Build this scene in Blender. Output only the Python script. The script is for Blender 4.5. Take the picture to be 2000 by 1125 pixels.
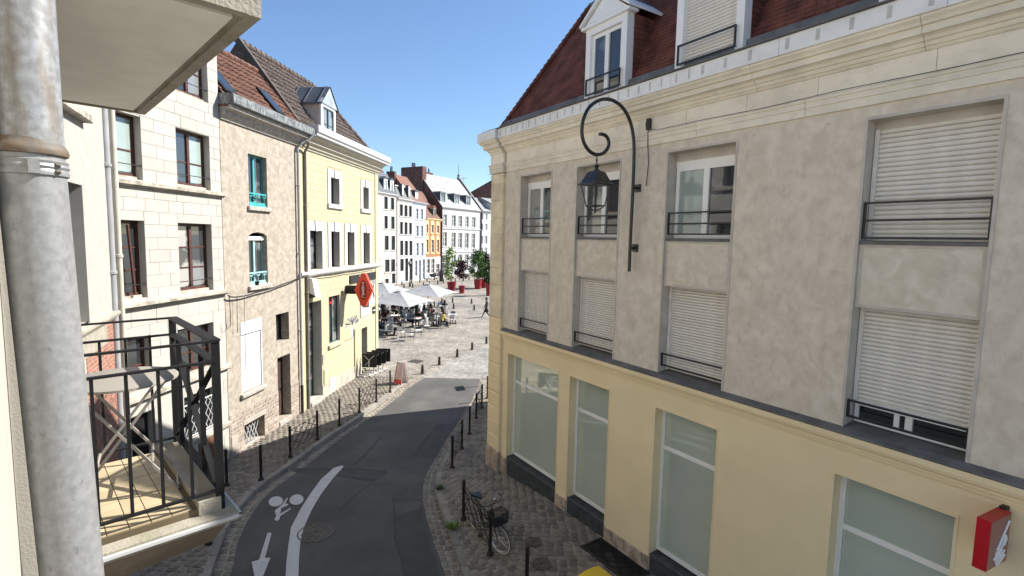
import bpy, math, random
from mathutils import Vector, Matrix
random.seed(7)
rad = math.radians
for o in list(bpy.data.objects): bpy.data.objects.remove(o)
scene = bpy.context.scene
col = scene.collection

# ---------------------------------------------------------------- camera, sky, sun, exposure
CAM_H = 6.8
CAM_M = Matrix.Rotation(rad(90 - 5.43), 3, 'X') @ Matrix.Rotation(rad(1.2), 3, 'Z')
CAM_P = Vector((0, 0, CAM_H))
cam = bpy.data.cameras.new('camera'); cam.sensor_fit = 'HORIZONTAL'; cam.sensor_width = 36; cam.lens = 18
cam.clip_start = .05; cam.clip_end = 3000
camo = bpy.data.objects.new('camera', cam); col.objects.link(camo)
camo.matrix_world = Matrix.Translation(CAM_P) @ CAM_M.to_4x4()
scene.camera = camo
SUN_EL, SUN_AZ = 41.0, 22.0          # azimuth measured from +X towards +Y
sdir = Vector((math.cos(rad(SUN_AZ)) * math.cos(rad(SUN_EL)), math.sin(rad(SUN_AZ)) * math.cos(rad(SUN_EL)), math.sin(rad(SUN_EL))))
world = bpy.data.worlds.new('World'); scene.world = world; world.use_nodes = True
wn = world.node_tree.nodes; wl = world.node_tree.links
sky = wn.new('ShaderNodeTexSky'); sky.sky_type = 'NISHITA'; sky.sun_disc = False
sky.sun_elevation = rad(SUN_EL); sky.sun_rotation = rad(90 - SUN_AZ)
sky.altitude = 0; sky.air_density = 1.0; sky.dust_density = .05; sky.ozone_density = 4.5
wn['Background'].inputs['Strength'].default_value = .083
wl.new(sky.outputs[0], wn['Background'].inputs['Color'])
sun = bpy.data.lights.new('sun', 'SUN'); sun.energy = 5.0; sun.angle = rad(.5); sun.color = (1, .95, .88)
suno = bpy.data.objects.new('sun', sun); col.objects.link(suno)
suno.rotation_euler = sdir.to_track_quat('Z', 'Y').to_euler(); suno.location = (30, 10, 40)
scene.view_settings.view_transform = 'Standard'; scene.view_settings.look = 'None'
scene.view_settings.exposure = 1.17; scene.view_settings.gamma = 1
scene.view_settings.use_curve_mapping = False

# ---------------------------------------------------------------- pixels of the photograph -> directions
def ray(u, v): return CAM_M @ Vector(((u - 1000) / 1000, -(v - 562.5) / 1000, -1))
def at_z(u, v, z):
    d = ray(u, v); return CAM_P + d * ((z - CAM_H) / d.z)
def at_y(u, v, y):
    d = ray(u, v); return CAM_P + d * (y / d.y)

# ---------------------------------------------------------------- mesh builder
class MB:
    def __init__(s, flip=False): s.v = []; s.f = []; s.m = []; s.flip = flip; s.T = None
    def add(s, vs, fs, mi=0):
        k = len(s.v)
        for p in vs:
            if s.T is not None: p = s.T @ Vector(p)
            s.v.append((p[0], -p[1], p[2]) if s.flip else (p[0], p[1], p[2]))
        for f in fs:
            s.f.append(tuple(k + i for i in (f[::-1] if s.flip else f))); s.m.append(mi)
        return s
    def box(s, a, b, mi=0):
        x0, y0, z0 = min(a[0], b[0]), min(a[1], b[1]), min(a[2], b[2]); x1, y1, z1 = max(a[0], b[0]), max(a[1], b[1]), max(a[2], b[2])
        return s.add([(x0,y0,z0),(x1,y0,z0),(x1,y1,z0),(x0,y1,z0),(x0,y0,z1),(x1,y0,z1),(x1,y1,z1),(x0,y1,z1)],
              [(0,3,2,1),(4,5,6,7),(0,1,5,4),(1,2,6,5),(2,3,7,6),(3,0,4,7)], mi)
    def block(s, x0, x1, z0, z1, y0, y1, c=.012, mi=0):   # box whose outward (+y) face has chamfered edges
        vs = [(x0,y0,z0),(x1,y0,z0),(x1,y0,z1),(x0,y0,z1),(x0,y1-c,z0),(x1,y1-c,z0),(x1,y1-c,z1),(x0,y1-c,z1),
              (x0+c,y1,z0+c),(x1-c,y1,z0+c),(x1-c,y1,z1-c),(x0+c,y1,z1-c)]
        return s.add(vs, [(0,4,5,1)[::-1],(1,5,6,2)[::-1],(2,6,7,3)[::-1],(3,7,4,0)[::-1],(4,8,9,5)[::-1],(5,9,10,6)[::-1],(6,10,11,7)[::-1],(7,11,8,4)[::-1],(8,11,10,9)[::-1],(0,1,2,3)], mi)
    def quad(s, a, b, c, d, mi=0): return s.add([a, b, c, d], [(0, 1, 2, 3)], mi)
    def bar(s, p, q, w, h=None, mi=0, up=(0, 0, 1)):
        h = w if h is None else h; p = Vector(p); q = Vector(q); d = (q - p).normalized(); u = Vector(up)
        if abs(d.dot(u)) > .97: u = Vector((1, 0, 0))
        a = d.cross(u).normalized() * (w / 2); b = a.cross(d).normalized() * (h / 2)
        vs = [p - a - b, p + a - b, p + a + b, p - a + b, q - a - b, q + a - b, q + a + b, q - a + b]
        return s.add([tuple(x) for x in vs], [(0,1,2,3),(7,6,5,4),(0,4,5,1),(1,5,6,2),(2,6,7,3),(3,7,4,0)], mi)
    def tube(s, pts, r, n=8, mi=0, cap=True, closed=False):
        P = [Vector(p) for p in pts]; rr = r if isinstance(r, (list, tuple)) else [r] * len(P)
        rings = []; ref = None
        for i, p in enumerate(P):
            if closed: d = P[(i + 1) % len(P)] - P[i - 1]
            else: d = P[min(i + 1, len(P) - 1)] - P[max(i - 1, 0)]
            d.normalize()
            if ref is None:
                ref = Vector((0, 0, 1)) if abs(d.z) < .9 else Vector((1, 0, 0))
            a = (ref - d * ref.dot(d))
            if a.length < 1e-4: a = d.orthogonal()
            a.normalize(); b = d.cross(a); ref = a
            rings.append([tuple(p + a * (rr[i] * math.cos(2*math.pi*k/n)) + b * (rr[i] * math.sin(2*math.pi*k/n))) for k in range(n)])
        vs = [v for r_ in rings for v in r_]; fs = []
        m = len(P)
        for i in range(m if closed else m - 1):
            j = (i + 1) % m
            for k in range(n): fs.append((i*n+k, i*n+(k+1) % n, j*n+(k+1) % n, j*n+k))
        if cap and not closed: fs.append(tuple(range(n))[::-1]); fs.append(tuple((m-1)*n+k for k in range(n)))
        return s.add(vs, fs, mi)
    def lathe(s, prof, n=12, c=(0, 0, 0), mi=0, ax='z'):
        vs = []; fs = []
        for r, z in prof:
            for k in range(n):
                x, y = r*math.cos(2*math.pi*k/n), r*math.sin(2*math.pi*k/n)
                vs.append((c[0]+x, c[1]+y, c[2]+z) if ax == 'z' else ((c[0]+x, c[1]+z, c[2]+y) if ax == 'y' else (c[0]+z, c[1]+x, c[2]+y)))
        for i in range(len(prof) - 1):
            for k in range(n): fs.append((i*n+k, i*n+(k+1) % n, (i+1)*n+(k+1) % n, (i+1)*n+k))
        fs.append(tuple(range(n))[::-1]); fs.append(tuple((len(prof)-1)*n+k for k in range(n)))
        return s.add(vs, fs, mi)
    def prof(s, pts, x0, x1, mi=0, caps=True):      # (n,z) outline extruded along x
        k = len(pts); vs = [(x0, p[0], p[1]) for p in pts] + [(x1, p[0], p[1]) for p in pts]
        fs = [(i, (i+1) % k, k+(i+1) % k, k+i) for i in range(k)]
        if caps: fs += [tuple(range(k))[::-1], tuple(range(k, 2*k))]
        return s.add(vs, fs, mi)
    def prism(s, pts, y0, y1, mi=0):                # (x,z) outline extruded along y
        k = len(pts); vs = [(p[0], y0, p[1]) for p in pts] + [(p[0], y1, p[1]) for p in pts]
        return s.add(vs, [(i, (i+1) % k, k+(i+1) % k, k+i) for i in range(k)] + [tuple(range(k))[::-1], tuple(range(k, 2*k))], mi)
    def slab(s, pts, z0, z1, mi=0):                 # (x,y) outline extruded along z
        k = len(pts); vs = [(p[0], p[1], z0) for p in pts] + [(p[0], p[1], z1) for p in pts]
        return s.add(vs, [(i, (i+1) % k, k+(i+1) % k, k+i) for i in range(k)] + [tuple(range(k))[::-1], tuple(range(k, 2*k))], mi)
    def mesh(s, name, mats, smooth=False):
        me = bpy.data.meshes.new(name); me.from_pydata(s.v, [], s.f)
        for m in (mats if isinstance(mats, (list, tuple)) else [mats]): me.materials.append(m)
        if any(s.m): me.polygons.foreach_set('material_index', s.m)
        if smooth:
            me.polygons.foreach_set('use_smooth', [True] * len(s.f)); me.update(); me.set_sharp_from_angle(angle=rad(40))
        me.update(); return me
    def build(s, name, mats, parent=None, smooth=False):
        return link(name, s.mesh(name, mats, smooth), parent)

def link(name, data, parent=None):
    o = bpy.data.objects.new(name, data); col.objects.link(o)
    if parent is not None: o.parent = parent
    return o
def tag(o, label=None, cat=None, group=None, kind=None):
    if label: o['label'] = label
    if cat: o['category'] = cat
    if group: o['group'] = group
    if kind: o['kind'] = kind
    return o
def thing(name, label, cat, loc=(0, 0, 0), rz=0, group=None):
    o = link(name, None); o.location = loc; o.rotation_euler = (0, 0, rz); o.empty_display_size = .2
    return tag(o, label, cat, group)
def copy_tree(o, loc, rz=None, label=None, scale=None):
    def rec(x, par):
        c = x.copy(); col.objects.link(c); c.parent = par
        for ch in KIDS.get(x.name, []): rec(ch, c)
        return c
    build_kids()
    c = rec(o, None); c.location = loc
    if rz is not None: c.rotation_euler = (0, 0, rz)
    if scale: c.scale = scale
    if label: c['label'] = label
    return c
KIDS = {}
def build_kids():
    KIDS.clear()
    for x in bpy.data.objects:
        if x.parent: KIDS.setdefault(x.parent.name, []).append(x)

# ---------------------------------------------------------------- materials
def L3(r, g=None, b=None):
    if g is None: r, g, b = r
    f = lambda c: (c/255/12.92 if c/255 <= .04045 else ((c/255+.055)/1.055)**2.4)
    return (f(r), f(g), f(b))
def mul(c, k): return tuple(min(1, x*k) for x in c[:3])
def rgba(c): return (c[0], c[1], c[2], 1)
MATS = {}
def M(name, c, r=.8, v=.12, sc=2.5, bump=0., bs=40., c2=None, thr=(.35, .65), met=0., spec=.3, rnd=0., stain=0., stc=(.12,.1,.08), sts=(1.2,1.2,.35), stt=(.52,.75), coat=0., det=6., bd=.02, dist=0.):
    m = bpy.data.materials.new(name); m.use_nodes = True; nt = m.node_tree; N = nt.nodes; Lk = nt.links
    p = N['Principled BSDF']; p.inputs['Roughness'].default_value = r; p.inputs['Metallic'].default_value = met
    p.inputs['Specular IOR Level'].default_value = spec; p.inputs['Coat Weight'].default_value = coat
    tc = N.new('ShaderNodeTexCoord'); no = N.new('ShaderNodeTexNoise'); no.inputs['Scale'].default_value = sc; no.inputs['Detail'].default_value = det; no.inputs['Distortion'].default_value = dist
    Lk.new(tc.outputs['Object'], no.inputs['Vector'])
    mr = N.new('ShaderNodeMapRange'); mr.inputs[1].default_value = thr[0]; mr.inputs[2].default_value = thr[1]; Lk.new(no.outputs['Fac'], mr.inputs[0])
    mx = N.new('ShaderNodeMix'); mx.data_type = 'RGBA'; Lk.new(mr.outputs[0], mx.inputs[0])
    mx.inputs[6].default_value = rgba(mul(c, 1-v)); mx.inputs[7].default_value = rgba(c2 if c2 else mul(c, 1+v)); out = mx.outputs[2]
    if stain:
        mp = N.new('ShaderNodeMapping'); mp.inputs['Scale'].default_value = sts; Lk.new(tc.outputs['Object'], mp.inputs[0])
        n2 = N.new('ShaderNodeTexNoise'); n2.inputs['Scale'].default_value = 2.2; n2.inputs['Detail'].default_value = 8; n2.inputs['Roughness'].default_value = .65; Lk.new(mp.outputs[0], n2.inputs['Vector'])
        m2 = N.new('ShaderNodeMapRange'); m2.inputs[1].default_value = stt[0]; m2.inputs[2].default_value = stt[1]; m2.inputs[4].default_value = stain; Lk.new(n2.outputs['Fac'], m2.inputs[0])
        x2 = N.new('ShaderNodeMix'); x2.data_type = 'RGBA'; Lk.new(m2.outputs[0], x2.inputs[0]); Lk.new(out, x2.inputs[6]); x2.inputs[7].default_value = rgba(stc); out = x2.outputs[2]
    if rnd:
        oi = N.new('ShaderNodeObjectInfo'); m3 = N.new('ShaderNodeMapRange'); m3.inputs[3].default_value = 1-rnd; m3.inputs[4].default_value = 1+rnd; Lk.new(oi.outputs['Random'], m3.inputs[0])
        x3 = N.new('ShaderNodeVectorMath'); x3.operation = 'SCALE'; Lk.new(out, x3.inputs[0]); Lk.new(m3.outputs[0], x3.inputs['Scale']); out = x3.outputs[0]
    Lk.new(out, p.inputs['Base Color'])
    if bump:
        n4 = N.new('ShaderNodeTexNoise'); n4.inputs['Scale'].default_value = bs; n4.inputs['Detail'].default_value = 5; Lk.new(tc.outputs['Object'], n4.inputs['Vector'])
        bp = N.new('ShaderNodeBump'); bp.inputs['Strength'].default_value = bump; bp.inputs['Distance'].default_value = bd; Lk.new(n4.outputs['Fac'], bp.inputs['Height']); Lk.new(bp.outputs[0], p.inputs['Normal'])
    MATS[name] = m; return m
def glass(name, c, r=.02, spec=.8, v=.3, sc=.7, c2=None, thr=(.35,.65), wav=.05):
    return M(name, c, r=r, v=v, sc=sc, spec=spec, bump=wav, bs=1.5, c2=c2, thr=thr, coat=.6, bd=.03)

white_stone = M('white_stone', (.405,.385,.345), v=.05, sc=1.5, bump=.25, bs=90, rnd=.05, stain=.25, stc=(.30,.27,.22), stt=(.55,.8))
white_mortar = M('white_mortar', (.27,.245,.2), v=.1)
stucco_white = M('stucco_white', (.36,.345,.31), v=.06, sc=3, bump=.45, bs=70, stain=.15, stc=(.4,.38,.33))
ledge_stone = M('ledge_stone', (.38,.345,.285), v=.25, sc=4, bump=.5, bs=40, stain=.7, stc=(.12,.11,.09), sts=(2,2,2), stt=(.48,.66))
beige_stucco = M('beige_stucco', (.30,.262,.21), v=.08, sc=5.5, dist=.8, c2=(.40,.353,.29), bump=.5, bs=50, stain=.35, stc=(.25,.215,.17), sts=(1.4,1.4,.5), stt=(.5,.72))
sill_stone = M('sill_stone', (.36,.33,.29), v=.2, sc=8, bump=.4, bs=60)
base_brick = M('base_brick', (.30,.25,.205), v=.14, sc=5, bump=.6, bs=45, rnd=.18, stain=.4, stc=(.55,.48,.4), sts=(2,2,2), stt=(.55,.7))
base_mortar = M('base_mortar', (.36,.32,.27), v=.12, bump=.5)
yellow_paint = M('yellow_paint', (.415,.38,.25), v=.035, sc=2, bump=.2, bs=60, rnd=.02, stain=.16, stc=(.5,.45,.3), stt=(.55,.75))
yellow_mortar = M('yellow_mortar', (.34,.30,.175), v=.1)
white_paint = M('white_paint', (.50,.49,.47), v=.03, r=.6, bump=.1, bs=60, stain=.12, stc=(.45,.43,.4))
grey_plaster = M('grey_plaster', (.62,.54,.435), v=.0, sc=3.6, c2=(.77,.69,.575), thr=(.28,.72), bump=.4, bs=18, det=12, dist=.9, stain=.45, stc=(.45,.385,.305), sts=(3.0,3.0,2.0), stt=(.48,.70))
panel_plaster = M('panel_plaster', (.62,.54,.425), v=.0, sc=5, dist=.9, c2=(.76,.69,.58), thr=(.30,.70), bump=.4, bs=25, det=10, stain=.3, stc=(.48,.43,.35), sts=(1.8,1.8,1.2), stt=(.5,.64))
reveal_plaster = M('reveal_plaster', (.56,.51,.44), v=.1, sc=3, bump=.2)
cream_stone = M('cream_stone', (.82,.745,.61), v=.08, sc=2, bump=.3, bs=60, rnd=.06, stain=.45, stc=(.48,.43,.35), sts=(1.1,1.1,2.2), stt=(.53,.72))
quoin_stone = M('quoin_stone', (.74,.64,.46), v=.12, sc=3, bump=.35, bs=50, rnd=.08, stain=.25, stc=(.4,.33,.22))
beige_paint = M('beige_paint', (.88,.725,.45), v=.035, sc=1.2, bump=.22, bs=120, stain=.1, stc=(.4,.34,.22), stt=(.58,.8))
plinth_stone = M('plinth_stone', (.44,.35,.27), v=.25, sc=4, bump=.5, bs=40, rnd=.15, stain=.6, stc=(.16,.13,.1), sts=(2.5,2.5,2), stt=(.48,.66))
dark_stone = M('dark_stone', (.055,.06,.065), v=.25, sc=5, bump=.3, bs=50, r=.6)
lead = M('lead', (.125,.123,.12), v=.25, sc=4, r=.5, spec=.4, stain=.25, stc=(.25,.26,.27))
zinc_white = M('zinc_white', (.82,.82,.81), v=.06, sc=2.5, r=.45, stain=.3, stc=(.45,.45,.44), sts=(1,1,1.5))
zinc = M('zinc', (.38,.41,.43), v=.2, sc=2.2, r=.42, met=.35, spec=.5, stain=.3, stc=(.2,.22,.23))
zinc_dark = M('zinc_dark', (.12,.13,.13), v=.3, sc=4, r=.5, stain=.5, stc=(.42,.42,.38), sts=(6,6,3), stt=(.5,.6))
pipe_grey = M('pipe_grey', (.28,.285,.295), v=.1, sc=3, r=.5, stain=.2, stc=(.2,.2,.2))
pipe_cream = M('pipe_cream', (.45,.425,.36), v=.1, sc=3, r=.5, stain=.2, stc=(.3,.28,.24))
pvc = M('pvc', (.88,.87,.84), v=.02, r=.4, spec=.4)
slat_m = M('slat', (.78,.74,.67), v=.06, sc=4, r=.5, rnd=.03, stain=.25, stc=(.55,.51,.45), sts=(3,3,3))
shutter_white = M('shutter_white', (.50,.51,.52), v=.03, r=.45)
wood_red = M('wood_red', (.075,.028,.02), v=.3, sc=9, r=.5, spec=.4)
teal = M('teal', (.05,.32,.33), v=.12, r=.45, spec=.4)
teal_light = M('teal_light', (.30,.50,.50), v=.12, r=.5)
green_dark = M('green_dark', (.018,.055,.045), v=.2, r=.4, spec=.5)
iron = M('iron', (.018,.019,.02), v=.3, sc=10, r=.45, spec=.5)
iron_brown = M('iron_brown', (.022,.016,.014), v=.3, sc=14, r=.5, spec=.4)
rail_grey = M('rail_grey', (.010,.010,.011), v=.15, sc=8, r=.6, spec=.2)
lamp_green = M('lamp_green', (.012,.016,.017), v=.2, r=.35, spec=.6)
glass_dark = glass('glass_dark', (.018,.022,.024))
glass_curtain = glass('glass_curtain', (.13,.135,.13), c2=(.35,.34,.31), sc=1.6, v=.5, thr=(.45,.52))
glass_sky = glass('glass_sky', (.05,.055,.06), c2=(.2,.21,.21), sc=1.1, thr=(.47,.56))
glass_frost = glass('glass_frost', (.56,.63,.54), r=.03, spec=.9, v=.06, sc=.5)
glass_frost.node_tree.nodes['Principled BSDF'].inputs['Metallic'].default_value = .22
glass_net = glass('glass_net', (.30,.36,.33), r=.1, v=.1)
roof_red = M('roof_red', (.15,.055,.04), v=.3, sc=3, c2=(.22,.08,.055), bump=.4, bs=30, rnd=.12, r=.85, stain=.3, stc=(.08,.045,.04), sts=(1.5,1.5,1.5))
roof_pan = M('roof_pan', (.13,.062,.043), v=.2, sc=5, c2=(.20,.10,.07), bump=.4, bs=30, rnd=.15, stain=.35, stc=(.14,.09,.07), sts=(4,4,2))
roof_dark = M('roof_dark', (.075,.058,.048), v=.25, sc=5, c2=(.13,.10,.085), bump=.4, bs=30, rnd=.2, stain=.3, stc=(.04,.035,.03), sts=(4,4,2))
slate = M('slate', (.22,.23,.235), v=.2, sc=1.5, c2=(.34,.34,.33), thr=(.3,.7), r=.6, bump=.3, bs=20)
slate_dark = M('slate_dark', (.075,.085,.10), v=.2, sc=3, r=.55)
brick_red = M('brick_red', (.22,.105,.075), v=.2, sc=9, c2=(.30,.155,.115), bump=.5, bs=60, rnd=.22)
brick_mortar = M('brick_mortar', (.40,.37,.31), v=.1)
brick_far = M('brick_far', (.12,.065,.055), v=.3, sc=2.5, c2=(.17,.09,.075), bump=.3, bs=10)
brick_orange = M('brick_orange', (.30,.135,.065), v=.2, sc=3, c2=(.38,.19,.10))
asphalt = M('asphalt', (.085,.082,.078), v=.1, sc=.8, c2=(.108,.105,.099), bump=.55, bs=160, r=.85, stain=.5, stc=(.068,.066,.063), sts=(.55,.22,.5), stt=(.44,.62), bd=.008)
asphalt_patch = M('asphalt_patch', (.07,.069,.067), v=.1, sc=3, bump=.5, bs=140, r=.85, bd=.008)
sett_m = M('sett', (.185,.163,.133), v=.2, sc=3, c2=(.26,.23,.19), bump=.5, bs=45, rnd=.28, r=.8)
sett_joint = M('sett_joint', (.28,.25,.205), v=.25, sc=10, bump=.4, bs=60)
kerb_m = M('kerb', (.25,.23,.20), v=.15, sc=3, bump=.4, bs=50, rnd=.12, stain=.3, stc=(.15,.14,.12), sts=(2,2,2))
road_paint = M('road_paint', (.62,.62,.61), v=.15, sc=6, c2=(.45,.45,.45), thr=(.5,.75), bump=.3, bs=120, stain=.4, stc=(.2,.2,.2), sts=(3,3,3), stt=(.56,.68))
tile_m = M('tile', (.40,.325,.205), v=.08, sc=5, rnd=.08, r=.45, spec=.4, stain=.3, stc=(.35,.27,.16), sts=(4,4,4))
grout = M('grout', (.13,.10,.06), v=.2)
concrete = M('concrete', (.31,.285,.235), v=.1, sc=4, bump=.35, bs=60, stain=.5, stc=(.18,.18,.1), sts=(2.5,2.5,3), stt=(.5,.64))
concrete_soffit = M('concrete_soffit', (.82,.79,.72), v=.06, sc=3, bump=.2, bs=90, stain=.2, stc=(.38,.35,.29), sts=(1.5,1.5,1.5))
metal_white = M('metal_white', (.5,.5,.49), v=.05, r=.4)
table_metal = M('table_metal', (.26,.24,.21), v=.06, r=.45, spec=.4)
red_sign = M('red_sign', (.50,.012,.02), v=.08, r=.35, spec=.5)
red_face = M('red_face', (.30,.10,.08), v=.12, r=.3, spec=.6)
red_orange = M('red_orange', (.72,.06,.015), v=.06, r=.35, spec=.5)
red_deep = M('red_deep', (.35,.015,.01), v=.06, r=.4)
planter_red = M('planter_red', (.26,.012,.02), v=.1, r=.4, spec=.4)
black_plastic = M('black_plastic', (.015,.015,.016), v=.2, r=.4)
yellow_plastic = M('yellow_plastic', (.72,.50,.03), v=.06, r=.4, spec=.4)
bin_grey = M('bin_grey', (.06,.065,.07), v=.1, r=.5)
rubber_cream = M('rubber_cream', (.62,.58,.48), v=.1, r=.6)
chrome = M('chrome', (.6,.6,.6), v=.05, r=.2, met=1.)
soil = M('soil', (.05,.035,.025), v=.3, sc=20)
def leafmat(name, c, c2):
    m = M(name, c, r=.55, v=.25, sc=9, c2=c2, spec=.3, rnd=.1); m.node_tree.nodes['Principled BSDF'].inputs['Transmission Weight'].default_value = 0
    return m
leaf_green = leafmat('leaf_green', (.045,.10,.02), (.12,.22,.05))
leaf_yellow = leafmat('leaf_yellow', (.12,.20,.04), (.26,.34,.09))
leaf_purple = leafmat('leaf_purple', (.03,.012,.015), (.07,.022,.022))
leaf_dark = leafmat('leaf_dark', (.025,.06,.018), (.06,.11,.03))
bark = M('bark', (.10,.075,.055), v=.3, sc=12, bump=.5)
canvas_m = M('parasol_canvas', (.29,.293,.293), v=.04, sc=2, r=.9, c2=(.325,.327,.325))
skin_m = M('skin', (.50,.30,.22), v=.06, r=.5)
skin_dark = M('skin_dark', (.16,.085,.055), v=.06, r=.5)
hair_m = M('hair', (.02,.015,.012), v=.3, r=.5)
hair_brown = M('hair_brown', (.09,.05,.03), v=.3, r=.5)
# ---------------------------------------------------------------- facade frames: s runs left to right along the wall, n outwards, z up
class Fr:
    def __init__(s, P, d):
        s.P = Vector((P[0], P[1], 0)); s.d = Vector((d[0], d[1], 0)).normalized(); s.n = Vector((s.d.y, -s.d.x, 0))
        s.rz = math.atan2(s.d.y, s.d.x)
    def W(s, a, n, z): return s.P + s.d * a + s.n * n + Vector((0, 0, z))
    def px(s, u, v, n=0.):
        d = ray(u, v); p0 = s.P + s.n * n; t = (p0 - CAM_P).dot(s.n) / d.dot(s.n); p = CAM_P + d * t
        return (p - s.P).dot(s.d), p.z
    def side(s, u, v, a):       # plane at right angles to the wall, through position a: returns (n, z)
        d = ray(u, v); p0 = s.P + s.d * a; t = (p0 - CAM_P).dot(s.d) / d.dot(s.d); p = CAM_P + d * t
        return (p - p0).dot(s.n), p.z
    def root(s, name, label, cat, a=0., n=0., z=0., group=None):
        return thing(name, label, cat, s.W(a, n, z), s.rz, group)

def wall(mb, s0, s1, z0, z1, holes=(), depth=.2, n=0., mi=0, rmi=0):
    xs = sorted({s0, s1, *[min(max(h[i], s0), s1) for h in holes for i in (0, 1)]})
    zs = sorted({z0, z1, *[min(max(h[i], z0), z1) for h in holes for i in (2, 3)]})
    for i in range(len(xs)-1):
        for j in range(len(zs)-1):
            cx, cz = (xs[i]+xs[i+1])/2, (zs[j]+zs[j+1])/2
            if xs[i+1]-xs[i] < 1e-6 or zs[j+1]-zs[j] < 1e-6: continue
            if any(h[0] < cx < h[1] and h[2] < cz < h[3] for h in holes): continue
            mb.quad((xs[i],n,zs[j]), (xs[i],n,zs[j+1]), (xs[i+1],n,zs[j+1]), (xs[i+1],n,zs[j]), mi)
    for h in holes:
        a, b, c, d = h[:4]; e = n - (h[4] if len(h) > 4 else depth)
        mb.quad((a,n,c),(a,e,c),(a,e,d),(a,n,d), rmi); mb.quad((b,n,c),(b,n,d),(b,e,d),(b,e,c), rmi)
        mb.quad((a,n,d),(a,e,d),(b,e,d),(b,n,d), rmi); mb.quad((a,n,c),(b,n,c),(b,e,c),(a,e,c), rmi)
def shell(mb, s0, s1, z0, z1, depth, n=0., mi=0, top=True):
    a, b = n, n - depth
    mb.quad((s0,a,z0),(s0,a,z1),(s0,b,z1),(s0,b,z0), mi); mb.quad((s1,a,z0),(s1,b,z0),(s1,b,z1),(s1,a,z1), mi)
    mb.quad((s0,b,z0),(s0,b,z1),(s1,b,z1),(s1,b,z0), mi)
    if top: mb.quad((s0,a,z1),(s1,a,z1),(s1,b,z1),(s0,b,z1), mi)
def FB(): return MB(flip=True)

def window(par, a, b, c, d, n, fm, pm, leaves=2, bars=(), fw=.06, mw=.05, name='window', th=.06, sashes=True, panes=None, label=None):
    m = FB()
    m.box((a,n-th,c),(b,n,c+fw)); m.box((a,n-th,d-fw),(b,n,d)); m.box((a,n-th+.002,c+fw),(a+fw,n-.002,d-fw)); m.box((b-fw,n-th+.002,c+fw),(b,n-.002,d-fw))
    w = (b-a-2*fw)/leaves
    for k in range(1, leaves):
        x = a+fw+w*k; m.box((x-mw*.8,n-th+.004,c+fw),(x+mw*.8,n+.012,d-fw))
    for t in bars:
        z = c+fw+(d-c-2*fw)*t; m.box((a+fw,n-th+.01,z-mw*.35),(b-fw,n-.012,z+mw*.35))
    o = m.build(name, fm, par)
    if label: o['label'] = label
    for k in range(leaves):
        x0 = a+fw+w*k; pp = FB(); pp.box((x0+.004,n-th*.75,c+fw-.004),(x0+w-.004,n-th*.45,d-fw+.004))
        pp.build('pane', (panes[k] if panes else pm), o)
    return o
def cut_spans(x0, x1, spans):
    out = [(x0, x1)]
    for a, b in spans:
        nxt = []
        for p, q in out:
            if b <= p or a >= q: nxt.append((p, q)); continue
            if a > p: nxt.append((p, a))
            if b < q: nxt.append((b, q))
        out = nxt
    return [(p, q) for p, q in out if q-p > .03]
def blocks(par, name, mat, s0, s1, z0, z1, ch, bw, holes=(), gap=.012, n0=-.03, n1=.0, limit=300, jit=.12, c=.008, far=None, skip=None):
    items = []; z = z0; row = 0
    while z < z1 - .02:
        zt = min(z+ch, z1)
        if z1 - zt < ch*.35: zt = z1
        sp = [(h[0], h[1]) for h in holes if h[2] < zt-.02 and h[3] > z+.02]
        for p, q in cut_spans(s0, s1, sp):
            off = (.5 if row % 2 else 0)*bw; x = p; first = True
            k0 = math.floor((p-s0+off)/bw)
            cuts = []
            k = k0+1
            while s0-off+k*bw < q-.05:
                cx = s0-off+k*bw+random.uniform(-jit, jit)*bw
                if cx > p+.1 and cx < q-.1: cuts.append(cx)
                k += 1
            pts = [p]+cuts+[q]
            for i in range(len(pts)-1): items.append((pts[i]+gap/2, pts[i+1]-gap/2, z+gap/2, zt-gap/2))
        for h in holes:
            for lo, hi in ((z, h[2]), (h[3], zt)):
                if z-.001 <= lo < hi-.02 and hi <= zt+.001 and hi-lo < ch and ((lo == z and z < h[2] < zt and h[2] > z+.02) or (hi == zt and z < h[3] < zt)):
                    a_, b_ = max(h[0], s0), min(h[1], s1)
                    if b_-a_ > .05 and not any(o is not h and o[0] < b_ and o[1] > a_ and o[2] < hi and o[3] > lo for o in holes): items.append((a_+gap/2, b_-gap/2, lo+gap/2, hi-gap/2))
        z = zt; row += 1
    if skip: items = [t for t in items if not skip(t)]
    if far: items.sort(key=far)
    for t in items[:limit]:
        FB().block(t[0], t[1], t[2], t[3], n0, n1+random.uniform(-.001,.003), c).build(name, mat, par)
    if len(items) > limit:
        m = FB()
        for t in items[limit:]: m.block(t[0], t[1], t[2], t[3], n0, n1+random.uniform(-.001,.003), c)
        tag(m.build(name+'s', mat, par), kind='stuff')
    return items
# ================================================================ GROUND
def sm(t): t = max(0., min(1., t)); return t*t*(3-2*t)
def zp(y): return .24*sm((15.2-y)/3.2)
def zr(y): return zp(y)-.12*sm((24.3-y)/3.0)
def interp(tab, y):
    tab = sorted(tab)
    if y <= tab[0][0]:
        (a, p), (b, q) = tab[0], tab[2]; return p+(y-a)*(q-p)/(b-a)
    for (a, p), (b, q) in zip(tab, tab[1:]):
        if y <= b: return p+(q-p)*(y-a)/(b-a)
    return tab[-1][1]
KL = [(24.33,-4.51),(22.76,-5.08),(19.38,-5.58),(18.53,-5.72),(16.71,-6.18),(14.71,-6.45),(13.29,-6.55),(12.17,-6.53),(11.34,-6.41),(10.56,-6.19),(9.77,-5.87)]
AL = [(24.74,-4.06),(22.63,-4.64),(19.67,-5.16),(16.71,-5.8),(14.36,-6.12),(12.9,-6.2),(12.18,-6.16),(11.34,-6.03),(10.52,-5.81),(9.78,-5.5)]
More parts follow.
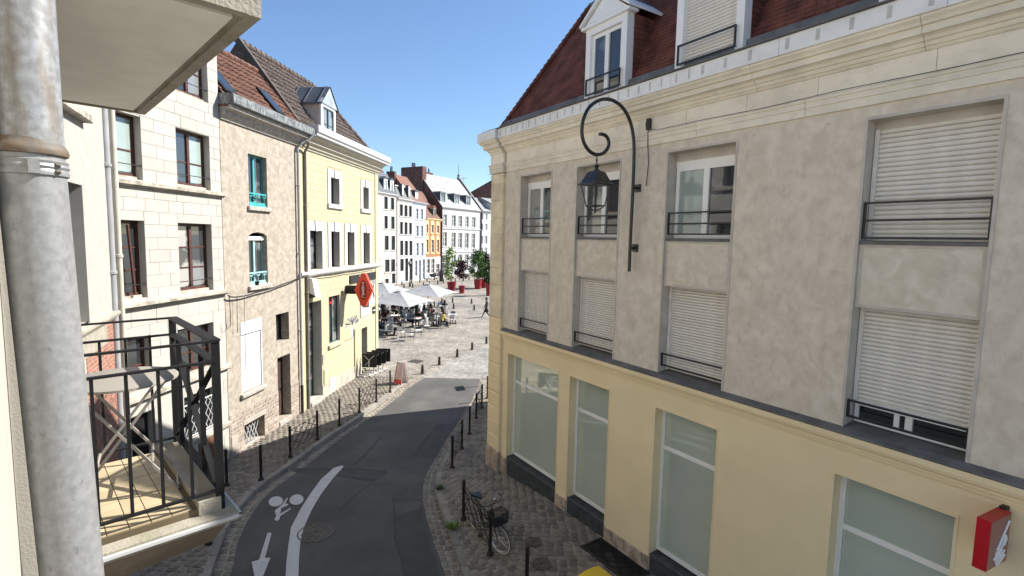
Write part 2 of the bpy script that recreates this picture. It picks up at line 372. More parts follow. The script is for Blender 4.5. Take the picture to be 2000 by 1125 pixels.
AR = [(24.13,-1.5),(22.86,-1.54),(21.02,-1.72),(18.97,-1.93),(17.38,-2.12),(15.41,-2.34),(14.53,-2.42),(13.47,-2.36),(12.47,-2.18),(11.51,-1.91),(10.57,-1.58),(9.92,-1.35)]
KR = [(24.4,-1.25),(21.02,-1.44),(18.33,-1.78),(15.31,-2.03),(14.12,-2.07),(13.04,-1.93),(12.11,-1.67),(10.98,-1.3),(10.04,-1.02)]
xkl = lambda y: interp(KL, y); xal = lambda y: interp(AL, y); xar = lambda y: interp(AR, y); xkr = lambda y: interp(KR, y)
def x_left(y):
    if y > 11.3: return -7.83+(y-20.94)*.1055
    if y > 6.5: return -6.47-(y-6.53)*.478
    return -6.47+(6.53-y)*.972
def x_right(y):
    return -.26+(14.5-y)*.6485 if y < 15 else -.6+(y-15)*.643
def strip(name, fa, fb, y0, y1, zf, mat, dy=.25, nx=4, parent=None, skirt=None):
    m = MB(); n = max(1, int((y1-y0)/dy)); vs = []; fs = []
    for i in range(n+1):
        y = y0+(y1-y0)*i/n
        for k in range(nx+1): x = fa(y)+(fb(y)-fa(y))*k/nx; vs.append((x, y, zf(y)))
    for i in range(n):
        for k in range(nx): a = i*(nx+1)+k; fs.append((a, a+1, a+nx+2, a+nx+1))
    m.add(vs, fs); o = m.build(name, mat, parent, smooth=False)
    if not parent: tag(o, kind='structure')
    return o
YE = 24.4
g = MB(); g.quad((-1500,-1500,-.6),(1500,-1500,-.6),(1500,1500,-.6),(-1500,1500,-.6)); tag(g.build('ground', M('far_ground', (.2,.19,.17))), kind='structure')
road = strip('road', lambda y: xal(y)-.03, lambda y: xar(y)+.03, -8, YE, zr, asphalt)
pav_l = strip('pavement_left', x_left, lambda y: xkl(y)-.15, -8, YE, lambda y: zp(y)-.02, sett_joint)
pav_r = strip('pavement_right', lambda y: xkr(y)+.15, lambda y: x_right(y)+.6, -8, YE, lambda y: zp(y)-.02, sett_joint)
gut_l = strip('gutter_left', lambda y: xkl(y)-.06, xal, -8, YE, lambda y: zr(y)-.012, sett_joint)
gut_r = strip('gutter_right', xar, lambda y: xkr(y)+.06, -8, YE, lambda y: zr(y)-.012, sett_joint)

def pav_mat(name, c, c2, scale=5.5, joint=.5):
    m = M(name, c, v=.2, sc=.5, c2=c2, thr=(.35,.65), r=.85); nt = m.node_tree; N = nt.nodes; Lk = nt.links; p = N['Principled BSDF']
    tc = N.new('ShaderNodeTexCoord'); vo = N.new('ShaderNodeTexVoronoi'); vo.feature = 'DISTANCE_TO_EDGE'; vo.inputs['Scale'].default_value = scale; vo.inputs['Randomness'].default_value = .65
    mp = N.new('ShaderNodeMapping'); mp.inputs['Rotation'].default_value = (0, 0, .35); mp.inputs['Scale'].default_value = (1, 1.35, 1)
    Lk.new(tc.outputs['Object'], mp.inputs[0]); Lk.new(mp.outputs[0], vo.inputs['Vector'])
    vc = N.new('ShaderNodeTexVoronoi'); vc.inputs['Scale'].default_value = scale; vc.inputs['Randomness'].default_value = .65; Lk.new(mp.outputs[0], vc.inputs['Vector'])
    n2 = N.new('ShaderNodeTexNoise'); n2.inputs['Scale'].default_value = 1.7; n2.inputs['Detail'].default_value = 8; Lk.new(tc.outputs['Object'], n2.inputs['Vector'])
    mr = N.new('ShaderNodeMapRange'); mr.inputs[1].default_value = 0; mr.inputs[2].default_value = .06; mr.inputs[3].default_value = joint; mr.inputs[4].default_value = 1; Lk.new(vo.outputs['Distance'], mr.inputs[0])
    sp = N.new('ShaderNodeSeparateColor'); Lk.new(vc.outputs['Color'], sp.inputs[0])
    mc = N.new('ShaderNodeMapRange'); mc.inputs[3].default_value = .72; mc.inputs[4].default_value = 1.25; Lk.new(sp.outputs[0], mc.inputs[0])
    mn = N.new('ShaderNodeMapRange'); mn.inputs[1].default_value = .3; mn.inputs[2].default_value = .7; mn.inputs[3].default_value = .9; mn.inputs[4].default_value = 1.1; Lk.new(n2.outputs['Fac'], mn.inputs[0])
    k1 = N.new('ShaderNodeMath'); k1.operation = 'MULTIPLY'; Lk.new(mr.outputs[0], k1.inputs[0]); Lk.new(mc.outputs[0], k1.inputs[1])
    k2 = N.new('ShaderNodeMath'); k2.operation = 'MULTIPLY'; Lk.new(k1.outputs[0], k2.inputs[0]); Lk.new(mn.outputs[0], k2.inputs[1])
    src = p.inputs['Base Color'].links[0].from_socket; vs = N.new('ShaderNodeVectorMath'); vs.operation = 'SCALE'; Lk.new(src, vs.inputs[0]); Lk.new(k2.outputs[0], vs.inputs['Scale']); Lk.new(vs.outputs[0], p.inputs['Base Color'])
    bp = N.new('ShaderNodeBump'); bp.inputs['Strength'].default_value = .5; bp.inputs['Distance'].default_value = .03; Lk.new(mr.outputs[0], bp.inputs['Height']); Lk.new(bp.outputs[0], p.inputs['Normal'])
    return m
sq_m = pav_mat('square_setts', (.275,.25,.212), (.31,.28,.238))
sq_road_m = pav_mat('roadway_setts', (.235,.212,.185), (.265,.24,.208), 6.5)
sq_grey_m = pav_mat('grey_setts', (.27,.255,.23), (.30,.285,.255), 6.5)
m = MB(); n = 40
m.quad((-90,YE,0),(90,YE,0),(90,170,0),(-90,170,0)); tag(m.build('square', sq_m), kind='structure')
def gpoly(name, pts, z, mat): m = MB(); m.add([(p[0], p[1], z) for p in pts], [tuple(range(len(pts)))]); return tag(m.build(name, mat), kind='structure')
gpoly('roadway_across_square', [(-40,45.2),(-12,49.6),(-5.6,49.35),(3,47.4),(20,44),(20,50),(3,51.4),(-5,53.2),(-12,54),(-40,50.5)], .004, sq_road_m)
gpoly('roadway_far_side', [(-30,56),(-15.3,66.9),(-11.8,71.6),(-9,78.6),(-1,85),(10,88),(10,92),(-2,89),(-10.6,81),(-13.6,74.5),(-17,69.5),(-32,59)], .004, sq_road_m)
gpoly('roadway_street_mouth', [(-4.06,24.42),(-1.5,24.42),(2,26),(6,33),(8,45),(3,47.2),(.3,36),(-1.4,32.4),(-3.6,26.9)], .004, sq_grey_m)

# setts as real stones
def sett_mesh(i):
    r = random.Random(i); m = MB(); jx = lambda: r.uniform(-.06,.06)
    c = [(-.5+jx(),-.5+jx()),(.5+jx(),-.5+jx()),(.5+jx(),.5+jx()),(-.5+jx(),.5+jx())]
    mid = lambda a, b, t=.0: ((a[0]+b[0])/2*(1+t), (a[1]+b[1])/2*(1+t))
    o8 = []
    for k in range(4): o8 += [c[k], mid(c[k], c[(k+1) % 4], .06)]
    vs = [(x*.98, y*.98, -.05) for x, y in o8]+[(x*.96, y*.96, -.016) for x, y in o8]+[(x*.74, y*.74, 0) for x, y in o8]
    fs = [(k, (k+1) % 8, 8+(k+1) % 8, 8+k) for k in range(8)]+[(8+k, 8+(k+1) % 8, 16+(k+1) % 8, 16+k) for k in range(8)]+[tuple(range(16, 24))]
    m.add(vs, fs); return m
SETT = [sett_mesh(i) for i in range(7)]
SETT_ME = [s.mesh('sett', sett_m, True) for s in SETT]
def lay_setts(par, fa, fb, y0, y1, zf, w, d, nobj, jit=.1):
    items = []; y = y0; row = 0
    while y < y1:
        yc = y+d/2; xa, xb = fa(yc), fb(yc); k = max(1, round((xb-xa)/w)); ww = (xb-xa)/k; slope = (fa(yc+.3)-fa(yc-.3))/.6
        off = (row % 2)*.5
        for i in range(k):
            x = xa+ww*(i+.5+ (off-.25 if k > 3 else 0)); 
            if x > xb-ww*.2: continue
            s2 = slope*(1-i/k)
            items.append((x, yc+random.uniform(-.01,.01), zf(yc)+random.uniform(-.005,.004), ww*random.uniform(.84,.93), d*random.uniform(.84,.92), -math.atan(s2)+random.uniform(-jit,jit)))
        y += d; row += 1
    def vis(t):
        q = CAM_M.transposed() @ (Vector(t[:3])-CAM_P); u = 1000+1000*q.x/-q.z; v = 562.5-1000*q.y/-q.z
        return (0 if (430 < u < 1320 and v < 1140) or (190 < u and 900 < v < 1140) else 1, t[1])
    items.sort(key=vis)
    big = MB()
    for i, (x, y, z, a, b, r) in enumerate(items):
        k = i % 7
        if i < nobj:
            o = link('sett', SETT_ME[k], par); o.location = (x, y, z); o.scale = (a, b, 1); o.rotation_euler = (0, 0, r)
        else:
            c, s = math.cos(r), math.sin(r); sb = SETT[k]; kk = len(big.v)
            big.v += [(x+c*p[0]*a-s*p[1]*b, y+s*p[0]*a+c*p[1]*b, z+p[2]) for p in sb.v]; big.f += [tuple(kk+j for j in f) for f in sb.f]; big.m += [0]*len(sb.f)
    if big.v:
        o = big.build('setts', sett_m, par, smooth=True); tag(o, kind='stuff')
lay_setts(pav_r, lambda y: xkr(y)+.16, lambda y: x_right(y)+.1, 8.6, YE, zp, .205, .17, 300, .12)
lay_setts(pav_l, lambda y: x_left(y)+.0, lambda y: xkl(y)-.16, 8.2, YE, zp, .20, .165, 300, .1)
lay_setts(gut_l, xkl, xal, 8.2, YE, zr, .17, .24, 140, .05)
lay_setts(gut_r, xar, lambda y: xkr(y), 8.6, YE, zr, .16, .2, 160, .05)
def kerb(par, f0, f1, y0, y1, step):
    y = y0
    while y < y1-.2:
        ye = min(y+step*random.uniform(.85,1.15), y1); g_ = .012; a = y+g_; b = ye-g_
        m = MB(); za, zb = zp(a)+.002, zp(b)+.002
        vs = [(f0(a),a,za),(f1(a),a,za-.006),(f1(b),b,zb-.006),(f0(b),b,zb)]
        m.add(vs+[(p[0],p[1],p[2]-.2) for p in vs], [(0,1,2,3),(0,4,5,1),(1,5,6,2),(2,6,7,3),(3,7,4,0)]); m.build('kerb_stone', kerb_m, par); y = ye
kerb(pav_l, lambda y: xkl(y)-.15, lambda y: xkl(y), 8, YE, .9)
kerb(pav_r, lambda y: xkr(y)+.15, lambda y: xkr(y), 8, YE, .8)

# road markings, patches, covers (4 mm sheets on the asphalt)
Z2 = lambda zx, zy: (400+zx/3.75, 825+zy/3.75)
def on_road(u, v, dz=.0):
    z = -.1
    for _ in range(6): p = at_z(u, v, z); z = zr(p.y)
    return (p.x, p.y, zr(p.y)+dz)
def rpoly(name, pts, mat, dz, label=None, cat=None, par=None):
    m = MB(); m.add([on_road(*p, dz) for p in pts], [tuple(range(len(pts)))]); o = m.build(name, mat, par)
    if par is None: tag(o, label, cat)
    return o
def rstrip(A, B, mat, dz, name, par):
    def dens(P): return [tuple(Vector((*P[i], 0)).lerp(Vector((*P[i+1], 0)), j/6))[:2] for i in range(len(P)-1) for j in range(6)]+[P[-1]]
    A, B = dens(A), dens(B)
    m = MB(); vs = [on_road(*p, dz) for p in A]+[on_road(*p, dz) for p in B]; k = len(A)
    m.add(vs, [(i, i+1, k+i+1, k+i) for i in range(k-1)]); return m.build(name, mat, par)
for pts in ([(630,352),(690,335),(1000,335),(1325,350),(1345,372),(1250,425),(1120,415),(900,378),(700,380)], [(1545,200),(1520,252),(1688,262),(1750,150),(1838,10),(1700,10),(1600,140)],
            [(1372,560),(1390,700),(1388,860),(1432,985),(1465,1190),(1735,1190),(1690,1000),(1620,800),(1592,640),(1590,560)]):
    rpoly('asphalt_patch', [Z2(*p) for p in pts], asphalt_patch, .004, par=road)
seam_m = M('tar_seam', (.03,.03,.03), v=.2, r=.7)
for pts in ([(1640,95),(1580,175),(1545,235),(1520,255)], [(1372,545),(1385,640),(1390,740),(1388,860),(1432,985),(1465,1180)], [(1325,345),(1240,420),(1120,520),(980,650)], [(1290,100),(1180,230),(1060,330)], [(900,378),(1120,415),(1250,427)], [(640,352),(900,338),(1325,352)]):
    rstrip([Z2(x, y) for x, y in pts], [Z2(x+4, y+3.2) for x, y in pts], seam_m, .0075, 'tar_seam', road)
# smooth lane line: resample two curves
LA = [(1000,318),(945,335),(850,420),(770,530),(700,640),(632,770),(612,900),(598,1030),(592,1130),(590,1200)]
LB = [(1018,322),(1000,345),(940,410),(850,530),(785,640),(722,780),(700,880),(690,1000),(686,1130),(686,1200)]
rstrip([Z2(*p) for p in LA], [Z2(*p) for p in LB], road_paint, .010, 'lane_line', road)
rpoly('lane_arrow', [Z2(*p) for p in [(460,812),(490,812),(440,997),(481,994),(385,1235),(343,1027),(398,1008)]], road_paint, .012, par=road)
def ell(cx, cy, a, b, rot=0, n=20): return [Z2(cx+a*math.cos(t)*math.cos(rot)-b*math.sin(t)*math.sin(rot), cy+a*math.cos(t)*math.sin(rot)+b*math.sin(t)*math.cos(rot)) for t in [2*math.pi*k/n for k in range(n)]]
mk = rpoly('bicycle_marking', [Z2(*p) for p in [(600,556),(611,556),(588,598),(612,600),(606,612),(560,632),(553,672),(628,628),(630,638),(550,692),(548,712),(525,726),(510,716),(514,704),(524,690),(512,650),(565,606)]], road_paint, .012, par=road)
rpoly('wheel_disc', ell(520,583,53,37,-.2), road_paint, .016, par=mk); rpoly('wheel_disc', ell(672,570,52,38,-.2), road_paint, .016, par=mk)
def cover(name, label, c, r, mat, slots=7, sx=1.):
    t = thing(name, label, 'manhole cover', c)
    m = MB(); m.lathe([(r*1.08,-.03),(r*1.08,.012),(r*1.0,.014),(r*.99,.004)], 28); m.build('frame', mat, t)
    m = MB(); m.lathe([(r*.97,-.03),(r*.97,.006),(.001,.007)], 28)
    for k in range(-slots, slots+1):
        x = r*.85*k/slots; h = math.sqrt(max(0, (r*.85)**2-x*x))
        if h > .03: m.box((x-r*.035,-h,.006),(x+r*.035,h,.013))
    m.build('cover', mat, t)
    m = MB(); m.lathe([(.03,.0),(.03,.0145)], 10); m.build('lift_hole', black_plastic, t)
    t.scale = (sx, 1, 1); return t
cast = M('cast_iron', (.12,.105,.09), v=.25, sc=8, r=.65, bump=.3, bs=60, met=.3)
cover('manhole_cover', 'large round ribbed cast iron manhole cover in the asphalt', on_road(617,1040), .37, cast)
def on_pav(u, v, dz=.0):
    z = 0
    for _ in range(6): p = at_z(u, v, z); z = zp(p.y)
    return (p.x, p.y, zp(p.y)+dz)
cover('service_cover', 'small round dark cover beside the near bollard top', on_pav(1042,1059,.004), .17, cast, 3)
cover('service_cover', 'small round dark cover nearer the yellow bin', on_pav(1057,1102,.004), .18, cast, 3)
t = thing('drain_plate', 'dark rectangular metal drain plate in the sunny paving', 'drain cover', (0,0,0))
pz = [(725+x/9.373, 600+y/9.373) for x, y in ((645,1000),(780,952),(985,980),(860,1032))]
P4 = [Vector(on_pav(*p)) for p in pz]; t.location = sum(P4, Vector())/4
m = MB(); q = [tuple(p-t.location+Vector((0,0,.006))) for p in P4]; m.add(q+[(x,y,z-.03) for x,y,z in q], [(0,1,2,3),(0,4,5,1),(1,5,6,2),(2,6,7,3),(3,7,4,0)]); m.build('plate', cast, t)
m = MB()
for k in range(1, 8):
    a = Vector(q[0]).lerp(Vector(q[1]), k/8)+Vector((0,0,.004)); b = Vector(q[3]).lerp(Vector(q[2]), k/8)+Vector((0,0,.004)); m.bar(a, b, .03, .008)
m.build('rib', cast, t)
# weeds
def tuft(loc, r, h, n, mat, label):
    m = MB()
    for i in range(n):
        a = random.uniform(0, 6.28); d = r*math.sqrt(random.random()); x, y = d*math.cos(a), d*math.sin(a); hh = h*random.uniform(.4,1); l = random.uniform(.02,.06); b = random.uniform(0,6.28)
        m.add([(x-.012*math.cos(b),y-.012*math.sin(b),0),(x+.012*math.cos(b),y+.012*math.sin(b),0),(x+l*math.cos(a)+.018*math.cos(b),y+l*math.sin(a)+.018*math.sin(b),hh*.7),(x+2*l*math.cos(a),y+2*l*math.sin(a),hh)],[(0,1,2,3)])
    o = m.build('weed', mat); o.location = loc; tag(o, label, 'weed'); return o
tuft(on_pav(884,1030), .12, .10, 110, leaf_yellow, 'bright green weed tuft growing beside the kerb by the bicycle')
tuft(on_pav(858,955), .07, .12, 40, leaf_dark, 'small dark weed in the kerb joint')
# ================================================================ RIGHT CORNER BUILDING
RF = Fr((-.26, 14.5), (.5453, -.8383))
RB = RF.root('corner_building', 'grey plaster corner building with cream ground floor, roller shutters and red tiled mansard roof', 'building')
S1 = 17.
BAYS = [(.82,2.14),(3.12,4.47),(5.72,7.1),(9.02,10.35),(12.3,13.65)]
GW = [(.36,2.66),(3.1,4.42),(5.71,7.07),(8.97,10.33),(12.2,13.6)]
ZL, ZC, ZF0, ZF1 = 4.3, 8.65, 9.53, 9.78
m = FB()
wall(m, 0.1, S1, ZL, ZC, [(a,b,ZL,8.46) for a,b in BAYS], depth=.34, rmi=1)
shell(m, -.55, S1, 0, ZF0, 9.5, n=-.45); m.quad((-.5,-.34,ZL),(-.5,-.34,ZC),(S1,-.34,ZC),(S1,-.34,ZL))
m.build('wall', [grey_plaster, reveal_plaster], RB)
# raised plaster edging of each bay
m = FB()
for a, b in BAYS:
    m.box((a-.035,-.01,ZL),(a,.012,8.46)); m.box((b,-.01,ZL),(b+.035,.012,8.46)); m.box((a-.035,-.01,8.46),(b+.035,.013,8.5))
m.build('bay_edging', reveal_plaster, RB)
m = FB(); wall(m, 0.1, S1, .0, 4.13, [(a,b,.0,3.6) for a,b in GW], depth=.3); m.build('ground_floor_wall', beige_paint, RB)
m = FB()
for a, b in GW:
    for k, w in ((0,.05),):
        m.box((a-.045,-.01,.55),(a,.012,3.6)); m.box((b,-.01,.55),(b+.02,.010,3.6)); m.box((a-.045,-.01,3.6),(b+.02,.0125,3.64))
m.build('opening_edging', beige_paint, RB)
# string course between the floors
m = FB(); m.prof([(0.001,3.98),(.035,3.99),(.04,4.03),(.06,4.04),(.065,4.08),(.10,4.10),(.12,4.15),(.12,4.22),(0.001,4.225)], .08, S1); m.build('string_course', beige_paint, RB)
m = FB(); m.prof([(-.33,4.34),(-.33,4.235),(.125,4.226),(.13,4.24),(.125,4.25),(0.02,4.30)], .1, S1); m.build('lead_flashing', lead, RB)
# plinth stones, dark sills under the shop windows
x = .1; edges = [g_ for a, b in GW for g_ in (a, b)]
def plinth(a, b, z1):
    k = max(1, round((b-a)/.42)); 
    for r_, (p, q) in enumerate(((-.05,.3),(.3,z1))):
        xs = [a]+[a+(b-a)*(i+(.5 if r_ and k > 1 else 0))/k+random.uniform(-.05,.05) for i in range(1 if not (r_ and k > 1) else 0, k)]+[b]
        for i in range(len(xs)-1): FB().block(xs[i]+.006, xs[i+1]-.006, p+.005, q-.005, -.25, .03+random.uniform(0,.008), .012).build('plinth_stone', plinth_stone, RB)
prev = .1
for a, b in GW: plinth(prev, a-.0, .53); prev = b
plinth(prev, S1, .53)
for a, b in GW:
    m = FB(); m.block(a+.01, b-.01, -.05, .6, -.32, .0, .02); m.build('window_sill', dark_stone, RB)
# ground-floor windows
for i, (a, b) in enumerate(GW):
    window(RB, a, b, .64, 3.6, -.2, pvc, glass_frost, leaves=1, bars=(.735,), fw=.07, mw=.11, name='shop_window')
# balcony bars helper
def rail(par, a, b, z, hs, n=.0, up=.0, end=True, mat=iron, ver=()):
    m = FB()
    for h in hs: m.box((a,n-.02,z+h-.014),(b,n+.012,z+h+.014))
    if end:
        for x in (a, b): m.box((x-.012,n-.022,z+hs[-1]-.015),(x+.012,n+.014,z+hs[0]+.015))
    for x in ver: m.box((x-.012,n-.02,z+hs[-1]),(x+.012,n+.01,z+hs[0]))
    return m.build('window_railing', mat, par)
def shutter(par, a, b, z0, z1, n, step=.052, name='roller_shutter'):
    m = FB(); m.box((a,n-.05,z0),(a+.05,n+.025,z1)); m.box((b-.05,n-.05,z0),(b,n+.025,z1)); m.box((a+.05,n-.06,z0),(b-.05,n-.035,z1)); sh = m.build(name, slat_m, par)
    p = FB(); h = step
    p.prof([(-.02,.002),(.0,.003),(.013,h*.22),(.017,h*.5),(.013,h*.78),(.0,h-.004),(-.02,h-.003)], a+.052, b-.052); me = p.mesh('slat', slat_m, True)
    k = int((z1-z0)/step)
    for i in range(k):
        o = link('slat', me, sh); o.location = (0, -(n-.015), z1-(i+1)*step)
    return sh
# upper bays: window above, panel, shuttered window below
for i, (a, b) in enumerate(BAYS):
    m = FB(); m.box((a+.002,-.33,5.98),(b-.002,-.055,6.83)); m.box((a+.05,-.06,6.02),(b-.05,-.04,6.79)); pn = m.build('panel', panel_plaster, RB)
    m = FB()   # thin raised border of the panel
    for q in ((a+.0,6.79,b,6.83),(a+.0,5.98,b,6.02)): m.box((q[0]+.002,-.06,q[1]),(q[2]-.002,-.034,q[3]))
    m.box((a+.002,-.06,6.02),(a+.05,-.035,6.79)); m.box((b-.05,-.06,6.02),(b-.002,-.035,6.79)); m.build('panel_border', reveal_plaster, pn)
    m = FB(); m.box((a+.002,-.33,6.83),(b-.002,-.02,6.875)); m.build('window_sill', lead, RB)
    m = FB(); m.box((a+.002,-.33,8.3),(b-.002,-.23,8.46)); m.build('lintel', reveal_plaster, RB)
    if i == 3:
        shutter(RB, a+.01, b-.01, 6.885, 8.36, -.22, .063); rail(RB, a+.02, b-.02, 6.88, (.50,.27,.04), -.06)
    else:
        m = FB(); m.box((a+.01,-.3,8.2),(b-.01,-.215,8.3)); m.build('shutter_box', pvc, RB)
        pans = [(glass_curtain, glass_sky), (glass_curtain, glass_sky), (glass_net, glass_sky), None, (glass_sky, glass_sky)][i]
        w = window(RB, a+.02, b-.02, 6.885, 8.2, -.22, pvc, glass_sky, leaves=2, fw=.075, mw=.07, name='casement_window', panes=pans)
        rail(RB, a+.02, b-.02, 6.88, (.47,.27,.08), -.06)
    # lower floor
    if i == 3:
        shutter(RB, a+.01, b-.01, 4.66, 5.97, -.22, .058)
        m = FB(); m.box((a+.06,-.26,4.60),(b-.06,-.20,4.66)); m.box((a+.06,-.27,4.36),(b-.06,-.24,4.40)); m.box((a+.5,-.27,4.4),(a+.56,-.24,4.6)); m.build('shutter_bottom_bar', pvc, RB)
        w = window(RB, a+.02, b-.02, 4.345, 4.66, -.255, pvc, glass_dark, leaves=2, fw=.05, mw=.05, name='sliding_window')
    else: shutter(RB, a+.01, b-.01, 4.345, 5.97, -.22, .052)
    rail(RB, a+.02, b-.02, 4.33, (.34,.12), -.06)
# entablature: architrave, frieze stones, cornice, zinc fascia (wraps round the corner)
def entab(par, prof, name, mat, a0, a1, step, joint=.006):
    x = a0
    while x < a1-.05:
        e = min(x+step*random.uniform(.85,1.15), a1)
        if a1-e < .4: e = a1
        m = FB(); m.prof(prof, x+joint/2, e-joint/2); m.build(name, mat, par); x = e
entab(RB, [(-.3,8.645),(.03,8.65),(.03,8.76),(.045,8.765),(.045,8.84),(.06,8.845),(.065,8.885),(.045,8.9),(-.3,8.9)], 'architrave_stone', cream_stone, .1, S1, 2.1)
entab(RB, [(-.3,8.902),(.02,8.902),(.02,9.17),(-.3,9.17)], 'frieze_stone', cream_stone, .1, S1, 1.25)
entab(RB, [(-.3,9.172),(.03,9.172),(.05,9.195),(.05,9.21),(.075,9.215),(.085,9.25),(.085,9.265),(.11,9.27),(.13,9.31),(.16,9.33),(.20,9.335),(.20,9.42),(.235,9.425),(.25,9.46),(.285,9.495),(.285,9.528),(-.3,9.528)], 'cornice_stone', cream_stone, .1, S1, 2.4)
x = .1
CLIP = M('clip_zinc', (.55,.54,.52), v=.15)
zf = [(-.3,9.53),(.31,9.53),(.315,9.545),(.31,9.77),(.29,9.785),(-.3,9.785)]
while x < S1-.1:
    e = min(x+1.95, S1); m = FB(); m.prof(zf, x+.003, e-.003)
    k = x+.12
    fs_ = m.build('zinc_fascia_sheet', zinc_white, RB)
    while k < e-.05:
        c_ = FB(); w_ = .014 if k < 6.6 else .026; c_.box((k-w_,.308,9.585),(k+w_,.319,9.735)); c_.box((k-w_*.5,.318,9.60),(k+w_*.5,.322,9.72)); c_.build('fascia_clip', CLIP, fs_); k += .27 if k < 6.6 else .42
    x = e
# corner pilaster of quoin stones, with its own returns of the mouldings
QX0, QX1 = -.62, .03
z = .62; k = 0
FB().block(QX0-.02, QX1+.02, -.05, .6, -.5, .12, .02).build('quoin_base', plinth_stone, RB)
while z < 8.6:
    h = .475 if z > 4 else .43; e = min(z+h, 8.64)
    FB().block(QX0, QX1, z+.012, e-.012, -.5, .085, .022).build('quoin_stone', quoin_stone if z > 4.2 else beige_paint, RB); z = e; k += 1
m = FB(); m.box((QX0+.02,-.5,.55),(QX1-.015,.06,8.64)); m.box((QX1,-.3,.0),(.1,-.0,8.64)); m.build('quoin_core', quoin_stone, RB)
for prof_, nm, mt in (([(-.5,8.645),(.11,8.65),(.11,8.76),(.125,8.765),(.125,8.84),(.14,8.845),(.15,8.885),(.125,8.9),(-.5,8.9)], 'architrave_stone', cream_stone), ([(-.5,8.902),(.10,8.902),(.10,9.17),(-.5,9.17)], 'frieze_stone', cream_stone),
        ([(-.5,9.172),(.11,9.172),(.13,9.20),(.14,9.235),(.17,9.25),(.18,9.29),(.25,9.32),(.27,9.345),(.27,9.42),(.32,9.44),(.36,9.50),(.37,9.528),(-.5,9.528)], 'cornice_stone', cream_stone),
        ([(-.5,9.53),(.39,9.53),(.395,9.545),(.39,9.77),(.37,9.785),(-.5,9.785)], 'zinc_fascia_sheet', zinc_white)):
    m = FB(); ex = {'architrave_stone': .05, 'frieze_stone': 0., 'cornice_stone': .0, 'zinc_fascia_sheet': .3}[nm]
    if nm == 'cornice_stone':
        k_ = len(prof_); vs = [(QX0-max(0,(p[0]-.10)), p[0], p[1]) for p in prof_]+[(QX1, p[0], p[1]) for p in prof_]
        m.add(vs, [(i, (i+1) % k_, k_+(i+1) % k_, k_+i) for i in range(k_)]+[tuple(range(k_))[::-1], tuple(range(k_, 2*k_))])
    else: m.prof(prof_, QX0-ex, QX1+.03)
    m.build(nm, mt, RB)
# side wall towards the square (hidden from the street) : runs back at an angle
side_d = Vector((.54, .84, 0)).normalized(); c0 = RF.W(QX0, -.02, 0); c1 = c0+side_d*9.8
def loc(p): 
    q = p-RF.P; return (q.dot(RF.d), q.dot(RF.n), p.z)
m = FB(); a0 = loc(c0); a1 = loc(c1); inn = Vector((side_d.y, -side_d.x, 0))
m.quad(a0, a1, (a1[0],a1[1],9.53), (a0[0],a0[1],9.53)); d1 = loc(c1+inn*9.0); m.quad(a1, d1, (d1[0],d1[1],9.53), (a1[0],a1[1],9.53))
m.build('side_wall', grey_plaster, RB)
# side eaves
m = FB(); o0 = c0-inn*.3+Vector((0,0,9.53)); o1 = c1-inn*.3+Vector((0,0,9.53))
pts = [loc(p) for p in (o0, o1, c1+inn*.4+Vector((0,0,9.53)), c0+inn*.4+Vector((0,0,9.53)))]
m.add(pts+[(x_,y_,z_+.25) for x_,y_,z_ in pts], [(0,1,2,3),(7,6,5,4),(0,4,5,1),(1,5,6,2),(2,6,7,3),(3,7,4,0)]); m.build('side_eaves', zinc_white, RB)
# mansard roof: base sheets + real tile courses
TF, TS, HZ = math.tan(rad(65)), math.tan(rad(50)), 3.05
ZB = 9.80; inF = -RF.n
def hip(h, of=.12):
    A = of+h/TF; B = of+h/TS     # distances inside front plane (n=-A) and inside side plane
    base = RF.W(QX0, 0, ZB+h); a = inF; b = inn
    det = a.x*b.y-a.y*b.x; X = (A*b.y-B*a.y)/det; Y = (a.x*B-b.x*A)/det
    return base+Vector((X, Y, 0))
h0 = loc(hip(0)); h1 = loc(hip(HZ))
m = FB(); E1 = S1
m.quad(h0, h1, (E1,h1[1],h1[2]), (E1,h0[1],h0[2]))
s0_ = loc(c1+inn*.12+Vector((0,0,ZB))); s1_ = loc(c1-side_d*2.2+inn*(.12+HZ/TS)+Vector((0,0,ZB+HZ)))
m.quad(h0, s0_, s1_, h1); bk = loc(c1+inn*8+Vector((0,0,ZB))); m.quad(s0_, bk, (bk[0],bk[1],ZB+HZ), s1_)
m.add([h1, s1_, (bk[0],bk[1],ZB+HZ), (E1,-8.,ZB+HZ+.05), (E1,h1[1],h1[2])], [(0,1,2,3,4)]); m.quad((-.5,-.2,ZF1),(S1,-.2,ZF1),(S1,-9,ZF1),(-.5,-9,ZF1))
rf = m.build('roof', roof_red, RB)
m = FB(); m.quad((h0[0]-.02,h0[1]+.05,ZB-.03),(S1,h0[1]+.05,ZB-.03),(S1,h0[1]-.02,ZB+.3),(h0[0]+.1,h0[1]-.02,ZB+.3)); m.prof([(.36,9.783),(.36,9.80),(-.15,9.84),(-.15,9.783)], -.7, S1); m.build('lead_apron', lead, rf)
